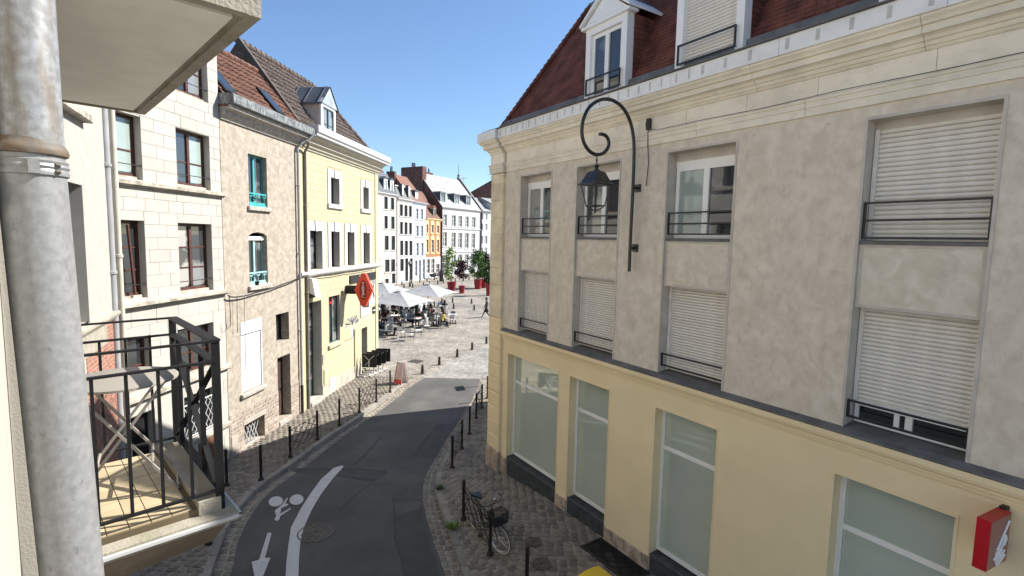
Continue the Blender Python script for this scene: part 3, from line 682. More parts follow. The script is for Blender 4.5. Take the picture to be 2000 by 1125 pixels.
# tiles
def tile_rows(mb, f, h_a, h_b, step, w, th=.012, xr=None, mi=0):
    h = h_a; r_ = 0
    while h < h_b:
        x0, x1 = xr(h); x = x0+(r_ % 2)*w/2
        while x < x1:
            e = min(x+w*.955, x1); j = random.uniform(0,.006); pts = []
            for hh, up in ((h, th+j), (h+step*1.15, .003)):
                y, z, ny, nz = f(hh); pts += [(x, y+ny*up, z+nz*up), (e, y+ny*up, z+nz*up)]
            y, z, ny, nz = f(h)
            mb.add(pts+[(x,y,z),(e,y,z)], [(0,2,3,1),(4,0,1,5),(0,4,2),(1,3,5)]); x += w
        h += step; r_ += 1
fn = (1/math.sqrt(1+1/TF**2))
def ff(h): return (h0[1]-h/TF, ZB+h, fn, fn/TF)
m = FB(); hs = lambda h: (h0[0]+(h1[0]-h0[0])*h/HZ, 12.2)
tile_rows(m, ff, .3, HZ, .085, .15, xr=hs); tag(m.build('roof_tiles', roof_red, rf), kind='stuff')
m = FB()
for k in range(26):
    h = HZ*k/26; a = Vector(loc(hip(h, .10))); b = Vector(loc(hip(h+HZ/26*1.12, .10))); m.tube([tuple(a+Vector((0,.03,.03))), tuple(b+Vector((0,.03,.02)))], [.075,.055], 6)
m.build('hip_tiles', roof_red, rf)['kind'] = 'stuff'
m = FB(); m.box((h1[0]-.05,h1[1]-.3,h1[2]-.02),(E1,h1[1]+.06,h1[2]+.1)); m.build('ridge_flashing', lead, rf)
# dormers
def dormer(a, b, zt, gable, shut):
    m = FB(); n0 = -.04; zb = 9.9
    dr = link('dormer', None, RB); dr.empty_display_size = .2
    W_ = .15
    m.box((a,n0-.2,zb),(a+W_,n0,zt)); m.box((b-W_,n0-.2,zb),(b,n0,zt)); m.box((a,n0-.2,zt),(b,n0+.003,zt+.14))
    m.box((a-.10,n0-.2,zt+.14),(b+.10,n0+.07,zt+.2)); m.build('dormer_frame', pvc, dr)
    # cheeks
    m = FB(); depth = (zt+.2-zb)/TF+.25
    for x in (a+.02, b-.02):
        m.add([(x-.02,n0-.19,zb),(x+.02,n0-.19,zb),(x-.02,n0-.19,zt+.14),(x+.02,n0-.19,zt+.14),(x-.02,-.2-(zt-zb)/TF-.35,zt+.14),(x+.02,-.2-(zt-zb)/TF-.35,zt+.14)], [(0,2,4),(1,5,3),(2,3,5,4),(0,1,3,2),(0,4,5,1)])
    ck = m.build('dormer_cheek', roof_red, dr)
    m = FB()
    for k in range(13):
        z = zb+.15+k*.1; y1 = -.22-(z-ZB)/TF; 
        if z < zt+.05: m.box((b-.002,y1,z),(b+.012,n0-.19,z+.085))
    m.build('cheek_tile', roof_red, ck); ck.children
    if gable:
        pk = zt+.2+(b-a)*.42; mid = (a+b)/2; m = FB(); yb = -3.0
        for sgn in (-1, 1):
            e = mid+sgn*((b-a)/2+.13); P0 = (e, zt+.2); P1 = (mid, pk)
            m.add([(P0[0],n0+.1,P0[1]),(P1[0],n0+.1,P1[1]),(P1[0],n0+.1,P1[1]+.1),(P0[0],n0+.1,P0[1]+.06),(P0[0],yb,P0[1]),(P1[0],yb,P1[1]),(P1[0],yb,P1[1]+.1),(P0[0],yb,P0[1]+.06)], [(0,1,2,3),(4,7,6,5),(0,4,5,1),(2,6,7,3),(0,3,7,4)])
        m.build('dormer_roof', pvc, dr)
        m = FB(); m.prism([(a-.05,zt+.2),(b+.05,zt+.2),(mid,pk-.01)], n0-.1, n0+.02); m.prism([(a+.12,zt+.25),(b-.12,zt+.25),(mid,pk-.14)], n0, n0+.035); m.build('pediment', pvc, dr)
        m = FB(); 
        for sgn in (-1, 1):
            e = mid+sgn*((b-a)/2+.12); m.add([(e,n0+.12,zt+.262),(mid,n0+.12,pk+.105),(mid,yb,pk+.105),(e,yb,zt+.262)], [(0,1,2,3)])
        m.build('dormer_tiles', lead, dr)
    if shut:
        sh = FB(); sh.box((a+W_,n0-.14,zb+.05),(b-W_,n0-.12,zt)); base = sh.build('roller_shutter', slat_m, dr)
        p = FB(); p.prof([(-.02,.002),(.0,.003),(.013,.012),(.017,.027),(.013,.044),(.0,.05),(-.02,.051)], a+W_, b-W_); me = p.mesh('slat', slat_m, True)
        for k in range(int((zt-zb-.06)/.056)):
            o = link('slat', me, base); o.location = (0, -(n0-.11), zt-(k+1)*.056)
    else: window(dr, a+W_, b-W_, zb+.02, zt-.01, n0-.06, pvc, glass_sky, leaves=2, fw=.08, mw=.07, name='casement_window', panes=(glass_sky, glass_dark))
    rail(dr, a+W_-.04, b-W_+.04, zb, (.42,.10), n0+.06)
dormer(3.22, 4.47, 11.28, True, False); dormer(5.72, 7.08, 11.45, True, True); dormer(9.0, 10.35, 11.45, True, True)
# holes of the wall anchors, cable boxes
m = FB()
for a_, z_ in ((1.99,8.55),(2.75,8.56),(4.98,8.5),(5.35,8.5),(7.4,8.52),(8.5,8.5),(10.75,8.55)): m.lathe([(.022,.0),(.022,.012),(.012,.014)], 8, (a_, .0, z_), ax='y')
m.build('wall_anchor', reveal_plaster, RB)['kind'] = 'stuff'
t = RF.root('facade_cable', 'black cable with small junction box running below the stone cornice', 'cable', 5.25, 0, 8.9)
m = FB(); pts = [(0.0,.05,-1.02),(.01,.03,-.6),(-.02,.04,-.2),(0,.07,.05)]; m.tube(pts, .009, 6); m.tube([(0,.07,.05),(.25,.085,-.0),(1.2,.075,.01),(2.3,.08,-.012),(3.4,.075,.012),(4.6,.08,-.008),(5.8,.075,0),(8,.075,0)], .005, 6); m.build('cable', iron, t)
m = FB(); m.box((-.03,.04,.04),(.05,.10,.25)); m.box((-.05,.045,.10),(.0,.09,.2)); m.build('junction_box', iron, t)
# ---- wall lantern on a scroll bracket
A0 = 5.0
t = RF.root('wall_lantern', 'dark green street lantern hanging from a large scroll bracket on the grey wall', 'street lamp', A0, 0, 6.2)
P = lambda u, v: (lambda q: (0., q[0]+.0, q[1]-6.2))(RF.side(u, v, A0))
key = [(1236,530),(1238,480),(1241,420),(1244,360),(1246,300),(1245.5,275),(1241,250),(1233,228),(1221,210),(1205,198),(1186,193),(1167,198),(1151,210),(1141,228),(1136,248),(1137,270),(1144,287),(1154,298),(1166,303),(1178,300),(1187,291),(1190,279),(1186,267),(1178,262),(1171,262)]
pts = [P(*k) for k in key]; off = .16-pts[0][1]
pts = [(0, max(p[1]+off*(1 if i < 6 else max(0, 1-(i-5)*.12)), .1), p[2]) for i, p in enumerate(pts)]
def smooth_pts(p, it=2):
    p = [Vector(q) for q in p]
    for _ in range(it):
        o = [p[0]]
        for i in range(len(p)-1): o += [p[i].lerp(p[i+1], .25), p[i].lerp(p[i+1], .75)]
        p = o+[p[-1]]
    return [tuple(q) for q in p]
m = FB(); m.tube(smooth_pts(pts), .033, 10); m.build('scroll_bracket', lamp_green, t, True)
for z_ in (.48, 1.66):
    m = FB(); m.box((-.07,.0,z_-.075),(.07,.03,z_+.075)); m.tube([(0,.0,z_),(0,.15,z_)], .025, 8); m.build('wall_plate', lamp_green, t)
hx = pts[18][1]; hz = pts[18][2]
m = FB(); m.lathe([(.012,.0),(.012,-.07),(.022,-.08),(.022,-.10),(.012,-.11),(.012,-.17),(.05,-.18),(.055,-.2),(.035,-.225),(.03,-.25),(.06,-.265),(.065,-.285)], 10, (0,hx,hz)); m.build('hanger', lamp_green, t, True)
def sq(r, z): return [(-r,hx-r,z),(r,hx-r,z),(r,hx+r,z),(-r,hx+r,z)]
m = FB(); prf = [(.06,-.28),(.10,-.30),(.115,-.31),(.20,-.50),(.245,-.53),(.25,-.55),(.2,-.56)]
vs = [p for r, z in prf for p in sq(r, hz+z)]; m.add(vs, [(i*4+k, i*4+(k+1) % 4, (i+1)*4+(k+1) % 4, (i+1)*4+k) for i in range(len(prf)-1) for k in range(4)]+[(0,1,2,3),tuple(range(len(vs)-4, len(vs)))[::-1]])
m.build('lantern_hood', lamp_green, t)
m = FB(); zt_, zb_ = hz-.55, hz-.93
for sx in (-1, 1):
    for sy in (-1, 1): m.tube([(sx*.195,hx+sy*.195,zt_),(sx*.12,hx+sy*.12,zb_),(sx*.10,hx+sy*.10,zb_-.03),(sx*.04,hx+sy*.04,zb_-.075),(0,hx,zb_-.09)], .011, 6)
for a_, b_ in (((-.12,-.12),(.12,-.12)),((.12,-.12),(.12,.12)),((.12,.12),(-.12,.12)),((-.12,.12),(-.12,-.12))): m.tube([(a_[0],hx+a_[1],zb_),(b_[0],hx+b_[1],zb_)], .011, 6)
m.lathe([(.02,zb_-.13),(.022,zb_-.11),(.01,zb_-.08)], 8, (0,hx,0)); m.build('lantern_cage', lamp_green, t)
# red projecting sign
t = RF.root('projecting_sign', 'red box sign with a white scribbled emblem on the cream wall', 'sign', 10.72, 0, 3.35); t.rotation_euler.z -= rad(6)
n_out, n_in = .58, .1; zT, zB_ = .58, .02
m = FB(); m.box((-.02,n_in,zB_),(.10,n_out,zT)); m.build('sign_box', red_sign, t)
m = FB(); m.box((.10,n_in+.01,zB_+.01),(.104,n_out-.01,zT-.01)); fc = m.build('sign_face', red_face, t)
m = FB(); X = .112
def st(pts, r): m.tube([(X, n_out-(n_out-n_in)*u, zT*(1-v)) for u, v in pts], r, 6)
st([(.86,.13),(.62,.36),(.40,.60),(.36,.84),(.44,.93)], .012); st([(.44,.93),(.52,.70),(.66,.50),(.72,.38)], .012); st([(.72,.38),(.80,.48),(.70,.58),(.60,.55)], .012)
st([(.36,.60),(.46,.55)], .014); st([(.32,.69),(.50,.60)], .012); st([(.26,.78),(.42,.70),(.52,.62)], .014); st([(.54,.80),(.74,.68)], .014); st([(.50,.90),(.78,.78)], .014)
m.build('emblem', pvc, fc)
for z_ in (.5, .12): m = FB(); m.box((-.01,0,z_),(.05,n_in,z_+.1)); m.build('bracket', iron, t)
# cellar grating in the pavement beside the wall
t = RF.root('pavement_grating', 'black metal grating in the pavement at the foot of the cream wall', 'grating', 5.0, .35, zp(10.3)+.004)
m = FB(); 
for a_, b_ in (((-.62,-.3),(.8,-.26)),((-.62,.26),(.8,.3)),((-.62,-.26),(-.58,.26)),((.76,-.26),(.8,.26))): m.box((a_[0],a_[1],-.03),(b_[0],b_[1],.012))
m.build('frame', iron, t)
m = FB()
for k in range(46): x_ = -.57+k*.0295; m.box((x_,-.26,-.02),(x_+.008,.26,.008))
for k in range(14): y_ = -.25+k*.038; m.box((-.58,y_,-.02),(.76,y_+.006,.005))
m.build('grille', iron, t)
m = FB(); m.quad((-.6,-.28,-.021),(.78,-.28,-.021),(.78,.28,-.021),(-.6,.28,-.021)); m.build('pit', black_plastic, t)
# ================================================================ LEFT ROW OF HOUSES
LF = Fr((-7.83, 20.94), (.1044, .9945))
def tongue(par, a, b, z0, z1, n1, mat, name='window_sill', c=.015):
    return FB().block(a, b, z0, z1, -.12, n1, c).build(name, mat, par)
# ---- white ashlar house
WH = LF.root('white_house', 'tall white ashlar stone house with dark red window frames, beside the beige house', 'house', 0)
W0, W1, WT = -9.62, -6.0, 13.6
wh_up = [(-9.5,-8.76,8.0,9.45),(-7.67,-6.44,7.98,9.46)]; wh_mid = [(-9.5,-8.78,5.23,7.05),(-7.72,-6.47,5.19,7.04)]
wh_top = [(-9.5,-8.76,10.37,11.9),(-7.6,-6.42,10.37,11.9)]; wh_gf = [(-9.5,-8.76,3.02,4.31),(-7.88,-6.52,2.95,4.27)]
wh_low = [(-9.46,-8.73,.95,2.46),(-7.75,-6.5,1.2,2.42)]
holes = wh_up+wh_mid+wh_top+wh_gf+wh_low
m = FB(); wall(m, W0, W1, -.1, WT, holes, depth=.24, n=-.008, mi=1, rmi=0); shell(m, W0, W1, -.1, WT, 8, n=-.012); m.build('wall', [white_stone, white_mortar], WH)
ck = lambda t: -(LF.W((t[0]+t[1])/2,0,0).y)
blocks(WH, 'stone', white_stone, W0+.002, W1-.002, 5.14, 7.82, .305, .62, holes, gap=.006, limit=300, c=.004)
blocks(WH, 'stone', white_stone, W0+.002, W1-.002, 7.96, 13.4, .305, .62, holes, gap=.006, limit=300, c=.004)
blocks(WH, 'stone', white_stone, W0+.002, W1-.002, -.05, 5.02, .42, .75, holes, gap=.006, limit=300, c=.004)
for z0, z1, n in ((7.82,7.96,.12),(5.02,5.14,.15),(2.78,2.93,.13),(1.02,1.16,.08)):
    sp = [(h[0],h[1]) for h in wh_low if h[2] < z0 < h[3]]
    for a, b in cut_spans(W0, W1+.04, sp):
        m = FB(); m.prof([(-.05,z0),(n*.55,z0),(n*.6,z0+.03),(n,z0+.05),(n,z1-.01),(n-.02,z1),(-.05,z1+.012)], a, b); m.build('ledge', ledge_stone if z0 < 7 else ledge_stone, WH)
def red_window(a, b, c, d, pane, sill=True, bars=(.42,), tilt=False, rails=True):
    w = window(WH, a, b, c+.06, d, -.17, wood_red, pane if not isinstance(pane, tuple) else None, leaves=2 if b-a > 1 else 1, bars=bars, fw=.075, mw=.055, name='window', panes=pane if isinstance(pane, tuple) else None)
    m = FB(); m.box((a,-.2,c),(b,-.1,c+.07)); m.build('window_sill', ledge_stone, WH)
    if rails:
        m = FB(); z = c+.32; m.tube([(a+.0,-.02,z),(b,-.02,z+.01)], .011, 6)
        for x in (a+.03, b-.03): m.tube([(x,-.08,z+.015),(x,.0,z+.0)], .016, 6)
        m.build('guard_bar', iron, WH)
    return w
red_window(*wh_up[0], (glass_net,)); red_window(*wh_up[1], (glass_sky, glass_net)); red_window(*wh_mid[0], (glass_dark,), bars=(.33,.66)); red_window(*wh_mid[1], (glass_curtain, glass_sky), bars=(.33,.66))
red_window(*wh_top[0], (glass_dark,)); red_window(*wh_top[1], (glass_dark, glass_sky)); red_window(*wh_gf[0], (glass_dark,), rails=False); red_window(*wh_gf[1], (glass_dark, glass_dark), rails=False)
# slightly tilted open sash in the middle-left window
m = FB(); m.bar((-9.08,-.05,5.32),(-9.2,-.05,6.95),.05,.04); m.build('open_sash', wood_red, WH)
# dark louvred hatch and grille below
m = FB(); m.box((-9.46,-.22,.95),(-8.73,-.2,2.46))
m.build('hatch', black_plastic, WH)
for k in range(12): m = FB(); z = 1.0+k*.075; m.box((-9.4,-.2,z),(-9.0,-.17,z+.05)); m.build('louvre', rail_grey, WH)
m = FB(); m.box((-7.75,-.22,1.2),(-6.5,-.2,2.42)); m.build('cellar_pane', glass_dark, WH)
m = FB()
for k in range(7): x = -7.7+k*.19; m.bar((x,-.08,1.25),(x+.55 if x+.55 < -6.5 else -6.52,-.08,1.25+(.9 if x+.55 < -6.5 else .9*(-6.52-x)/.55)),.014); m.bar((x,-.08,2.15),(min(x+.55,-6.52),-.08,2.15-.9*(min(x+.55,-6.52)-x)/.55),.014)
m.box((-7.74,-.09,1.24),(-6.51,-.07,1.27)); m.box((-7.74,-.09,2.14),(-6.51,-.07,2.17)); m.build('cellar_grille', metal_white, WH)
m = FB(); m.box((-7.3,-.1,.05),(-6.45,.012,.98)); m.build('cellar_door', M('brown_wood', (.13,.06,.035), v=.3, sc=6), WH)
# ---- beige house
BH = LF.root('beige_house', 'narrow beige rendered house with turquoise windows and red pantile roof', 'house', 0)
B0, B1, BT = -5.985, -1.72, 10.1
bh = [(-4.7,-3.7,7.68,9.3),(-4.78,-3.78,5.15,6.86),(-5.33,-4.21,1.8,4.06,.1),(-3.36,-2.53,3.0,4.02,.35),(-3.33,-2.52,.18,2.47,.35),(-5.28,-4.2,.02,.74,.4)]
m = FB(); wall(m, B0, B1, -.1, BT, bh, depth=.22, n=0, rmi=0); shell(m, B0, B1, -.1, BT, 8, n=-.002); m.build('wall', [beige_stucco], BH)
m = FB(); m.prism([(-4.78,6.74),(-4.78,6.9),(-3.78,6.9),(-3.78,6.74),(-3.95,6.82),(-4.28,6.86),(-4.6,6.82)], -.2, -.001); m.build('arch_head', beige_stucco, BH)
bk_h = [(-5.28,-4.2,-.1,.80),(-3.33,-2.52,-.1,2.5)]
blocks(BH, 'brick', base_brick, B0+.05, -1.95, -.05, 1.3, .118, .30, bk_h, gap=.016, n0=-.02, n1=.022, limit=300, c=.008)
m = FB(); wall(m, B0+.02, -1.93, -.06, 1.31, [h for h in bk_h], depth=.02, n=.012); m.build('mortar_bed', base_mortar, BH)
for k in range(7): FB().block(-2.515, -2.49, .2+k*.125, .2+k*.125+.113, -.33, -.003, .006).build('brick', brick_far, BH)
FB().block(-5.35, -4.15, .76, .92, -.05, .035, .012).build('lintel', base_mortar, BH)
FB().block(-5.93, -5.62, .1, .62, -.05, .035, .008).build('wall_plate', base_mortar, BH)
def teal_window(a, b, c, d, mt, light):
    window(BH, a, b, c, d, -.16, mt, glass_sky, leaves=2, fw=.06, mw=.05, name='window', panes=(glass_dark, glass_sky))
    m = FB(); z = c+.38; m.box((a+.02,-.05,z),(b-.04,-.01,z+.045))
    for x in (a+.12, (a+b)/2, b-.15):
        m.tube([(x-.1,-.03,z-.02),(x-.05,-.03,z-.09),(x,-.03,z-.05),(x+.05,-.03,z-.09),(x+.1,-.03,z-.02)], .016, 6); m.tube([(x,-.03,z-.06),(x,-.03,z-.26)], .012, 6)
    m.box((a+.02,-.06,c+.02),(b-.12,-.01,c+.13)); m.box((a+.02,-.07,c),(b-.06,-.005,c+.05)); m.build('window_guard', light, BH)
    FB().block(a-.1, b+.13, c-.15, c-.01, -.15, .09, .02).build('window_sill', sill_stone, BH)
teal_window(-4.7,-3.7,7.68,9.3, teal, teal); teal_window(-4.78,-3.78,5.15,6.72, teal_light, teal_light)
m = FB(); m.box((-4.76,-.2,6.6),(-3.8,-.1,6.72)); m.build('blind_box', pvc, BH)
# flower pot on the sill is its own thing
t = LF.root('flower_pot', 'small dark flower pot on the lower turquoise window sill', 'flower pot', -4.42, .02, 5.14)
m = FB(); m.lathe([(.045,0),(.065,.12),(.07,.12),(.07,.14),(.055,.14),(.05,.11)], 10); m.build('pot', black_plastic, t); m = FB(); m.lathe([(.001,.105),(.052,.11),(.001,.12)], 10); m.build('soil', soil, t)
# white roller shutter
m = FB(); m.box((-5.33,-.1,3.66),(-4.21,.012,4.06)); m.box((-5.33,-.1,1.8),(-5.28,.0,3.66)); m.box((-4.26,-.1,1.8),(-4.21,.0,3.66)); sh = m.build('roller_shutter', shutter_white, BH)
p = FB(); p.prof([(-.02,.0),(.0,.002),(.008,.02),(.0,.042),(-.02,.043)], -5.28, -4.26); me = p.mesh('slat', shutter_white, True)
for k in range(42): o = link('slat', me, sh); o.location = (0, .03, 3.66-(k+1)*.044)
FB().block(-5.42, -4.12, 1.66, 1.79, -.1, .11, .02).build('window_sill', sill_stone, BH)
window(BH, -3.36,-2.53,3.0,4.02, -.3, rail_grey, glass_dark, leaves=1, fw=.06); FB().block(-3.36,-2.53,2.9,2.998,-.3,.01,.01).build('window_sill', beige_stucco, BH)
m = FB(); m.box((-3.33,-.36,.2),(-2.52,-.3,2.47)); m.box((-3.22,-.31,.3),(-2.62,-.28,1.1)); m.box((-3.22,-.31,1.2),(-2.62,-.28,2.3)); m.build('door', M('door_brown', (.05,.028,.02), v=.3, sc=6), BH)
FB().block(-3.33,-2.52,-.05,.17,-.35,.06,.02).build('door_step', sill_stone, BH)
m = FB(); m.box((-5.28,-.4,.02),(-4.2,-.38,.74)); m.build('cellar_pane', glass_dark, BH)
m = FB()
for k in range(4): x = -5.26+k*.16; m.bar((x,-.04,.06),(x+.3,-.04,.66),.018); m.bar((x,-.04,.66),(x+.3,-.04,.06),.018)
m.box((-5.27,-.05,.04),(-4.5,-.03,.07)); m.build('cellar_grille', metal_white, BH)
# cornice and gutter of the beige house
m = FB(); m.prof([(-.1,10.06),(.05,10.06),(.07,10.12),(.16,10.2),(.19,10.3),(.34,10.36),(.36,10.46),(-.1,10.46)], B0+.02, -1.42); m.build('cornice', sill_stone, BH)
x = B0-.02
while x < -1.25:
    e = min(x+.32, -1.2); m = FB(); m.prof([(-.1,10.47),(.44,10.47),(.47,10.5),(.46,10.74),(.43,10.77),(-.1,10.77)], x+.004, e-.004); m.build('gutter_panel', zinc_dark, BH); x = e
# pantile roofs
def pantiles(mb, s0f, s1f, ne, ze, ang, rise_k, w=.24, course=.30):
    ta = math.tan(rad(ang)); c, s_ = math.cos(rad(ang)), math.sin(rad(ang)); Ltot = rise_k/c; r_ = 0; l = 0
    while l < Ltot:
        le = min(l+course*1.08, Ltot+.02)
        x0, x1 = s0f(l*c), s1f(l*c); x = x0
        while x < x1-.02:
            xe = min(x+w, x1); pr = []
            for j in range(7):
                t_ = j/6; xx = x+(xe-x)*t_; up = .03*math.sin(t_*2*math.pi)+.02*(1-t_)
                pr.append((xx, up))
            vs = []
            jit = random.uniform(0,.008)
            for ll, lift in ((l, .035+jit), (le, .0)):
                for xx, up in pr: vs.append((xx, ne-ll*c+(up+lift)*s_, ze+ll*s_+(up+lift)*c))
            for xx, up in pr: vs.append((xx, ne-l*c, ze+l*s_))
            fs = [(k, k+7, k+8, k+1) for k in range(6)]+[(14+k, k, k+1, 15+k) for k in range(6)]
            mb.add(vs, fs); x = xe
        l += course; r_ += 1
m = FB(); m.quad((B0,.35,10.5),(B0,-1.62,12.75),(-1.5,-1.62,12.75),(-1.5,.35,10.5)); m.quad((B0,-1.62,12.75),(B0,-4,10.4),(-1.5,-4,10.4),(-1.5,-1.62,12.75)); m.add([(B0,.3,10.4),(B0,-1.62,12.75),(B0,-4,10.4)],[(0,1,2)])
brf = m.build('roof', roof_pan, BH)
ang = math.degrees(math.atan2(12.75-10.62, .22+1.62))
sky1 = (-5.75,-4.75,.35,1.15); sky2 = (-2.9,-2.2,.35,1.25)
m = FB(); pantiles(m, lambda k: B0, lambda k: -1.52, .22, 10.62, ang, 1.84); tag(m.build('roof_tiles', roof_pan, brf), kind='stuff')
m = FB()
for k in range(13): x = B0+k*.34; m.tube([(x,-1.62,12.80),(x+.37,-1.62,12.79)], [.11,.095], 8)
m.build('ridge_tiles', roof_pan, brf)['kind'] = 'stuff'
ta = math.tan(rad(ang)); cc_, ss_ = math.cos(rad(ang)), math.sin(rad(ang))
for a, b, k0, k1 in ((-5.9,-5.3,.15,.95), (-3.2,-2.65,.2,.9)):
    m = FB(); up = .13
    P_ = lambda x, k, u: (x, .22-k+u*ss_, 10.62+k*ta+u*cc_)
    m.add([P_(a,k0,up),P_(b,k0,up),P_(b,k1,up),P_(a,k1,up),P_(a,k0,0),P_(b,k0,0),P_(b,k1,0),P_(a,k1,0)], [(0,1,2,3),(0,4,5,1),(1,5,6,2),(2,6,7,3),(3,7,4,0)]); w = m.build('skylight', rail_grey, brf)
    m = FB(); m.add([P_(a+.07,k0+.06,up+.006),P_(b-.07,k0+.06,up+.006),P_(b-.07,k1-.06,up+.006),P_(a+.07,k1-.06,up+.006)], [(0,1,2,3)]); m.build('pane', glass_dark, w)
# ---- yellow house
YH = LF.root('yellow_house', 'pale yellow corner house with white window surrounds and dark tiled hipped roof', 'house', 0)
Y0, Y1, YT = -1.715, 6.3, 10.05
up = [(.9,1.72,8.14,9.25),(4.35,5.06,8.14,9.2)]; mid = [(-.95,.07,5.43,6.98),(.87,1.68,5.43,6.98),(2.49,3.27,5.43,6.98),(4.33,5.16,5.43,6.98)]
gfh = [(-1.16,-.05,.15,4.15,.42),(.62,1.67,2.14,4.2,.2),(4.2,5.0,3.2,4.3,.3),(4.1,4.82,.12,2.24,.4)]
yh = up+mid+gfh
m = FB(); wall(m, Y0, Y1, -.1, YT, yh, depth=.33, n=-.004, mi=1, rmi=0); shell(m, Y0, Y1, -.1, YT, 9, n=-.006); m.build('wall', [M('reveal_grey', (.42,.40,.36), v=.08), yellow_mortar], YH)
sur = [(a-.26,b+.26,c-.0,d+.42) for a,b,c,d in up]+[(a-.27,b+.25,5.3,7.4) for a,b,c,d in mid]
cut = [(h[0],h[1],h[2],h[3]) for h in gfh]
fy = lambda t: t[0]
blocks(YH, 'stone', yellow_paint, -1.26, Y1-.42, 5.4, YT-.02, .262, .46, sur, gap=.006, n0=-.01, n1=.004, limit=230, c=.003, far=fy)
blocks(YH, 'stone', yellow_paint, -1.26, Y1-.42, 2.1, 5.2, .262, .46, cut+[(3.9,5.25,2.78,4.48)], gap=.006, n0=-.01, n1=.004, limit=70, c=.003, far=fy)
m = FB(); wall(m, Y0+.1, Y1-.42, .55, 2.1, cut, depth=.01, n=.003); m.build('lower_render', yellow_paint, YH)
for a, b in ((Y0+.003, -1.27), (Y1-.36, Y1)): FB().block(a, b, -.05, YT-.02, -.01, .03, .006).build('corner_strip', yellow_paint, YH)
x = Y0+.2
for a, b in cut_spans(-1.25, Y1-.36, [(h[0],h[1]) for h in gfh if h[2] < .4]):
    k = max(1, round((b-a)/.62))
    for i in range(k): FB().block(a+(b-a)*i/k+.004, a+(b-a)*(i+1)/k-.004, -.06, .55, -.02, .022, .008).build('plinth_stone', M('plinth_grey', (.42,.38,.31), v=.12, sc=3, bump=.3, rnd=.1) if 'plinth_grey' not in MATS else MATS['plinth_grey'], YH)
def surround(a, b, c, d, hh, sillz=None):
    m = FB(); o = .26
    m.box((a-o,-.02,c),(a,.035,d)); m.box((b,-.02,c),(b+o-.01,.034,d)); m.build('window_surround', white_paint, YH)
    k = FB(); cx = (a+b)/2
    k.prism([(a-o,d),(a-o,d+hh),(cx-.13,d+hh),(cx-.09,d)], -.02, .034); k.prism([(cx+.09,d),(cx+.13,d+hh),(b+o-.01,d+hh),(b+o-.01,d)], -.02, .034); k.build('lintel', white_paint, YH)
    k = FB(); k.prism([(cx-.085,d-.02),(cx-.125,d+hh+.02),(cx+.125,d+hh+.02),(cx+.085,d-.02)], -.02, .07); k.build('keystone', white_paint, YH)
for a, b, c, d in up:
    surround(a, b, c, d, .33); FB().block(a-.3, b+.3, c-.2, c-.005, -.3, .09, .02).build('window_sill', white_paint, YH)
    window(YH, a, b, c, d, -.25, green_dark, glass_dark, leaves=2, fw=.05, mw=.04, bars=(.5,))
for i, (a, b, c, d) in enumerate(mid):
    surround(a, b, c-.12, d, .38); window(YH, a, b, c, d, -.25, rail_grey, glass_dark, leaves=1, fw=.05, mw=.04, bars=(.62,), panes=((glass_sky,) if i == 0 else None))
m = FB(); m.prof([(-.02,5.2),(.08,5.2),(.12,5.25),(.14,5.3),(.14,5.38),(.0,5.41)], Y0-.06, Y1+.03); m.build('string_course', white_paint, YH)
# door, shop window, small window, side door
m = FB(); m.box((-1.16,-.43,.15),(-.05,-.38,4.15)); m.box((-1.06,-.4,2.42),(-.15,-.35,2.5)); m.box((-.62,-.4,.25),(-.57,-.355,4.1)); m.build('door', green_dark, YH)
dr_ = YH.children[-1] if YH.children else None
for k in range(7):
    z = .3+k*.52 if k < 4 else 2.55+(k-4)*.52
    for x in (-1.08, -.55):
        m = FB(); m.box((x,-.385,z+.03),(x+.4,-.37,z+.45)); m.build('pane', glass_sky if k > 0 else green_dark, YH)
FB().block(-1.16,-.05,-.05,.14,-.42,.12,.02).build('door_step', sill_stone, YH)
w = window(YH, .62,1.67,2.14,4.2, -.12, green_dark, glass_dark, leaves=2, fw=.05, mw=.035, bars=(.25,.5,.75), name='shop_window', panes=(glass_dark, glass_sky))
m = FB(); m.tube([(.78,-.13,4.1),(.8,-.13,3.92),(.95,-.13,3.86),(1.1,-.13,3.92),(1.12,-.13,4.1)], .05, 8); m.build('hanging_lamp', red_deep, YH)
FB().block(.5, 1.78, 1.97, 2.12, -.1, .1, .015).build('window_sill', yellow_paint, YH)
m = FB(); m.box((3.94,-.02,2.82),(4.2,.04,4.44)); m.box((5.0,-.02,2.82),(5.2,.04,4.44)); m.box((4.2,-.02,4.3),(5.0,.04,4.44)); m.box((4.2,-.02,2.82),(5.0,.04,3.18)); m.build('window_surround', white_paint, YH)
FB().block(4.2,5.0,3.05,3.19,-.28,.06,.01).build('window_sill', white_paint, YH)
window(YH, 4.2,5.0,3.2,4.3, -.24, rail_grey, glass_dark, leaves=1, fw=.05)
m = FB(); m.box((4.1,-.4,.12),(4.82,-.34,2.24)); m.box((4.18,-.36,.3),(4.74,-.33,1.0)); m.build('side_door', green_dark, YH); m = FB(); m.box((4.2,-.345,1.15),(4.72,-.325,2.1)); m.build('pane', glass_dark, YH)
# hatches, box
m = FB(); m.block(.05,.42,.48,1.2,-.01,.05,.03); m.build('meter_hatch', yellow_paint, YH); m = FB(); m.block(.6,1.1,.06,.62,-.01,.045,.01); m.build('meter_box', pvc, YH)
m = FB(); m.box((-.02,-.01,1.45),(.16,.03,1.85)); m.build('wall_notice', MATS['sill_stone'], YH); m = FB(); m.box((3.18,.01,.3),(3.23,.05,2.35)); m.box((2.2,.004,2.0),(3.2,.03,2.03)); m.build('conduit', yellow_mortar, YH)
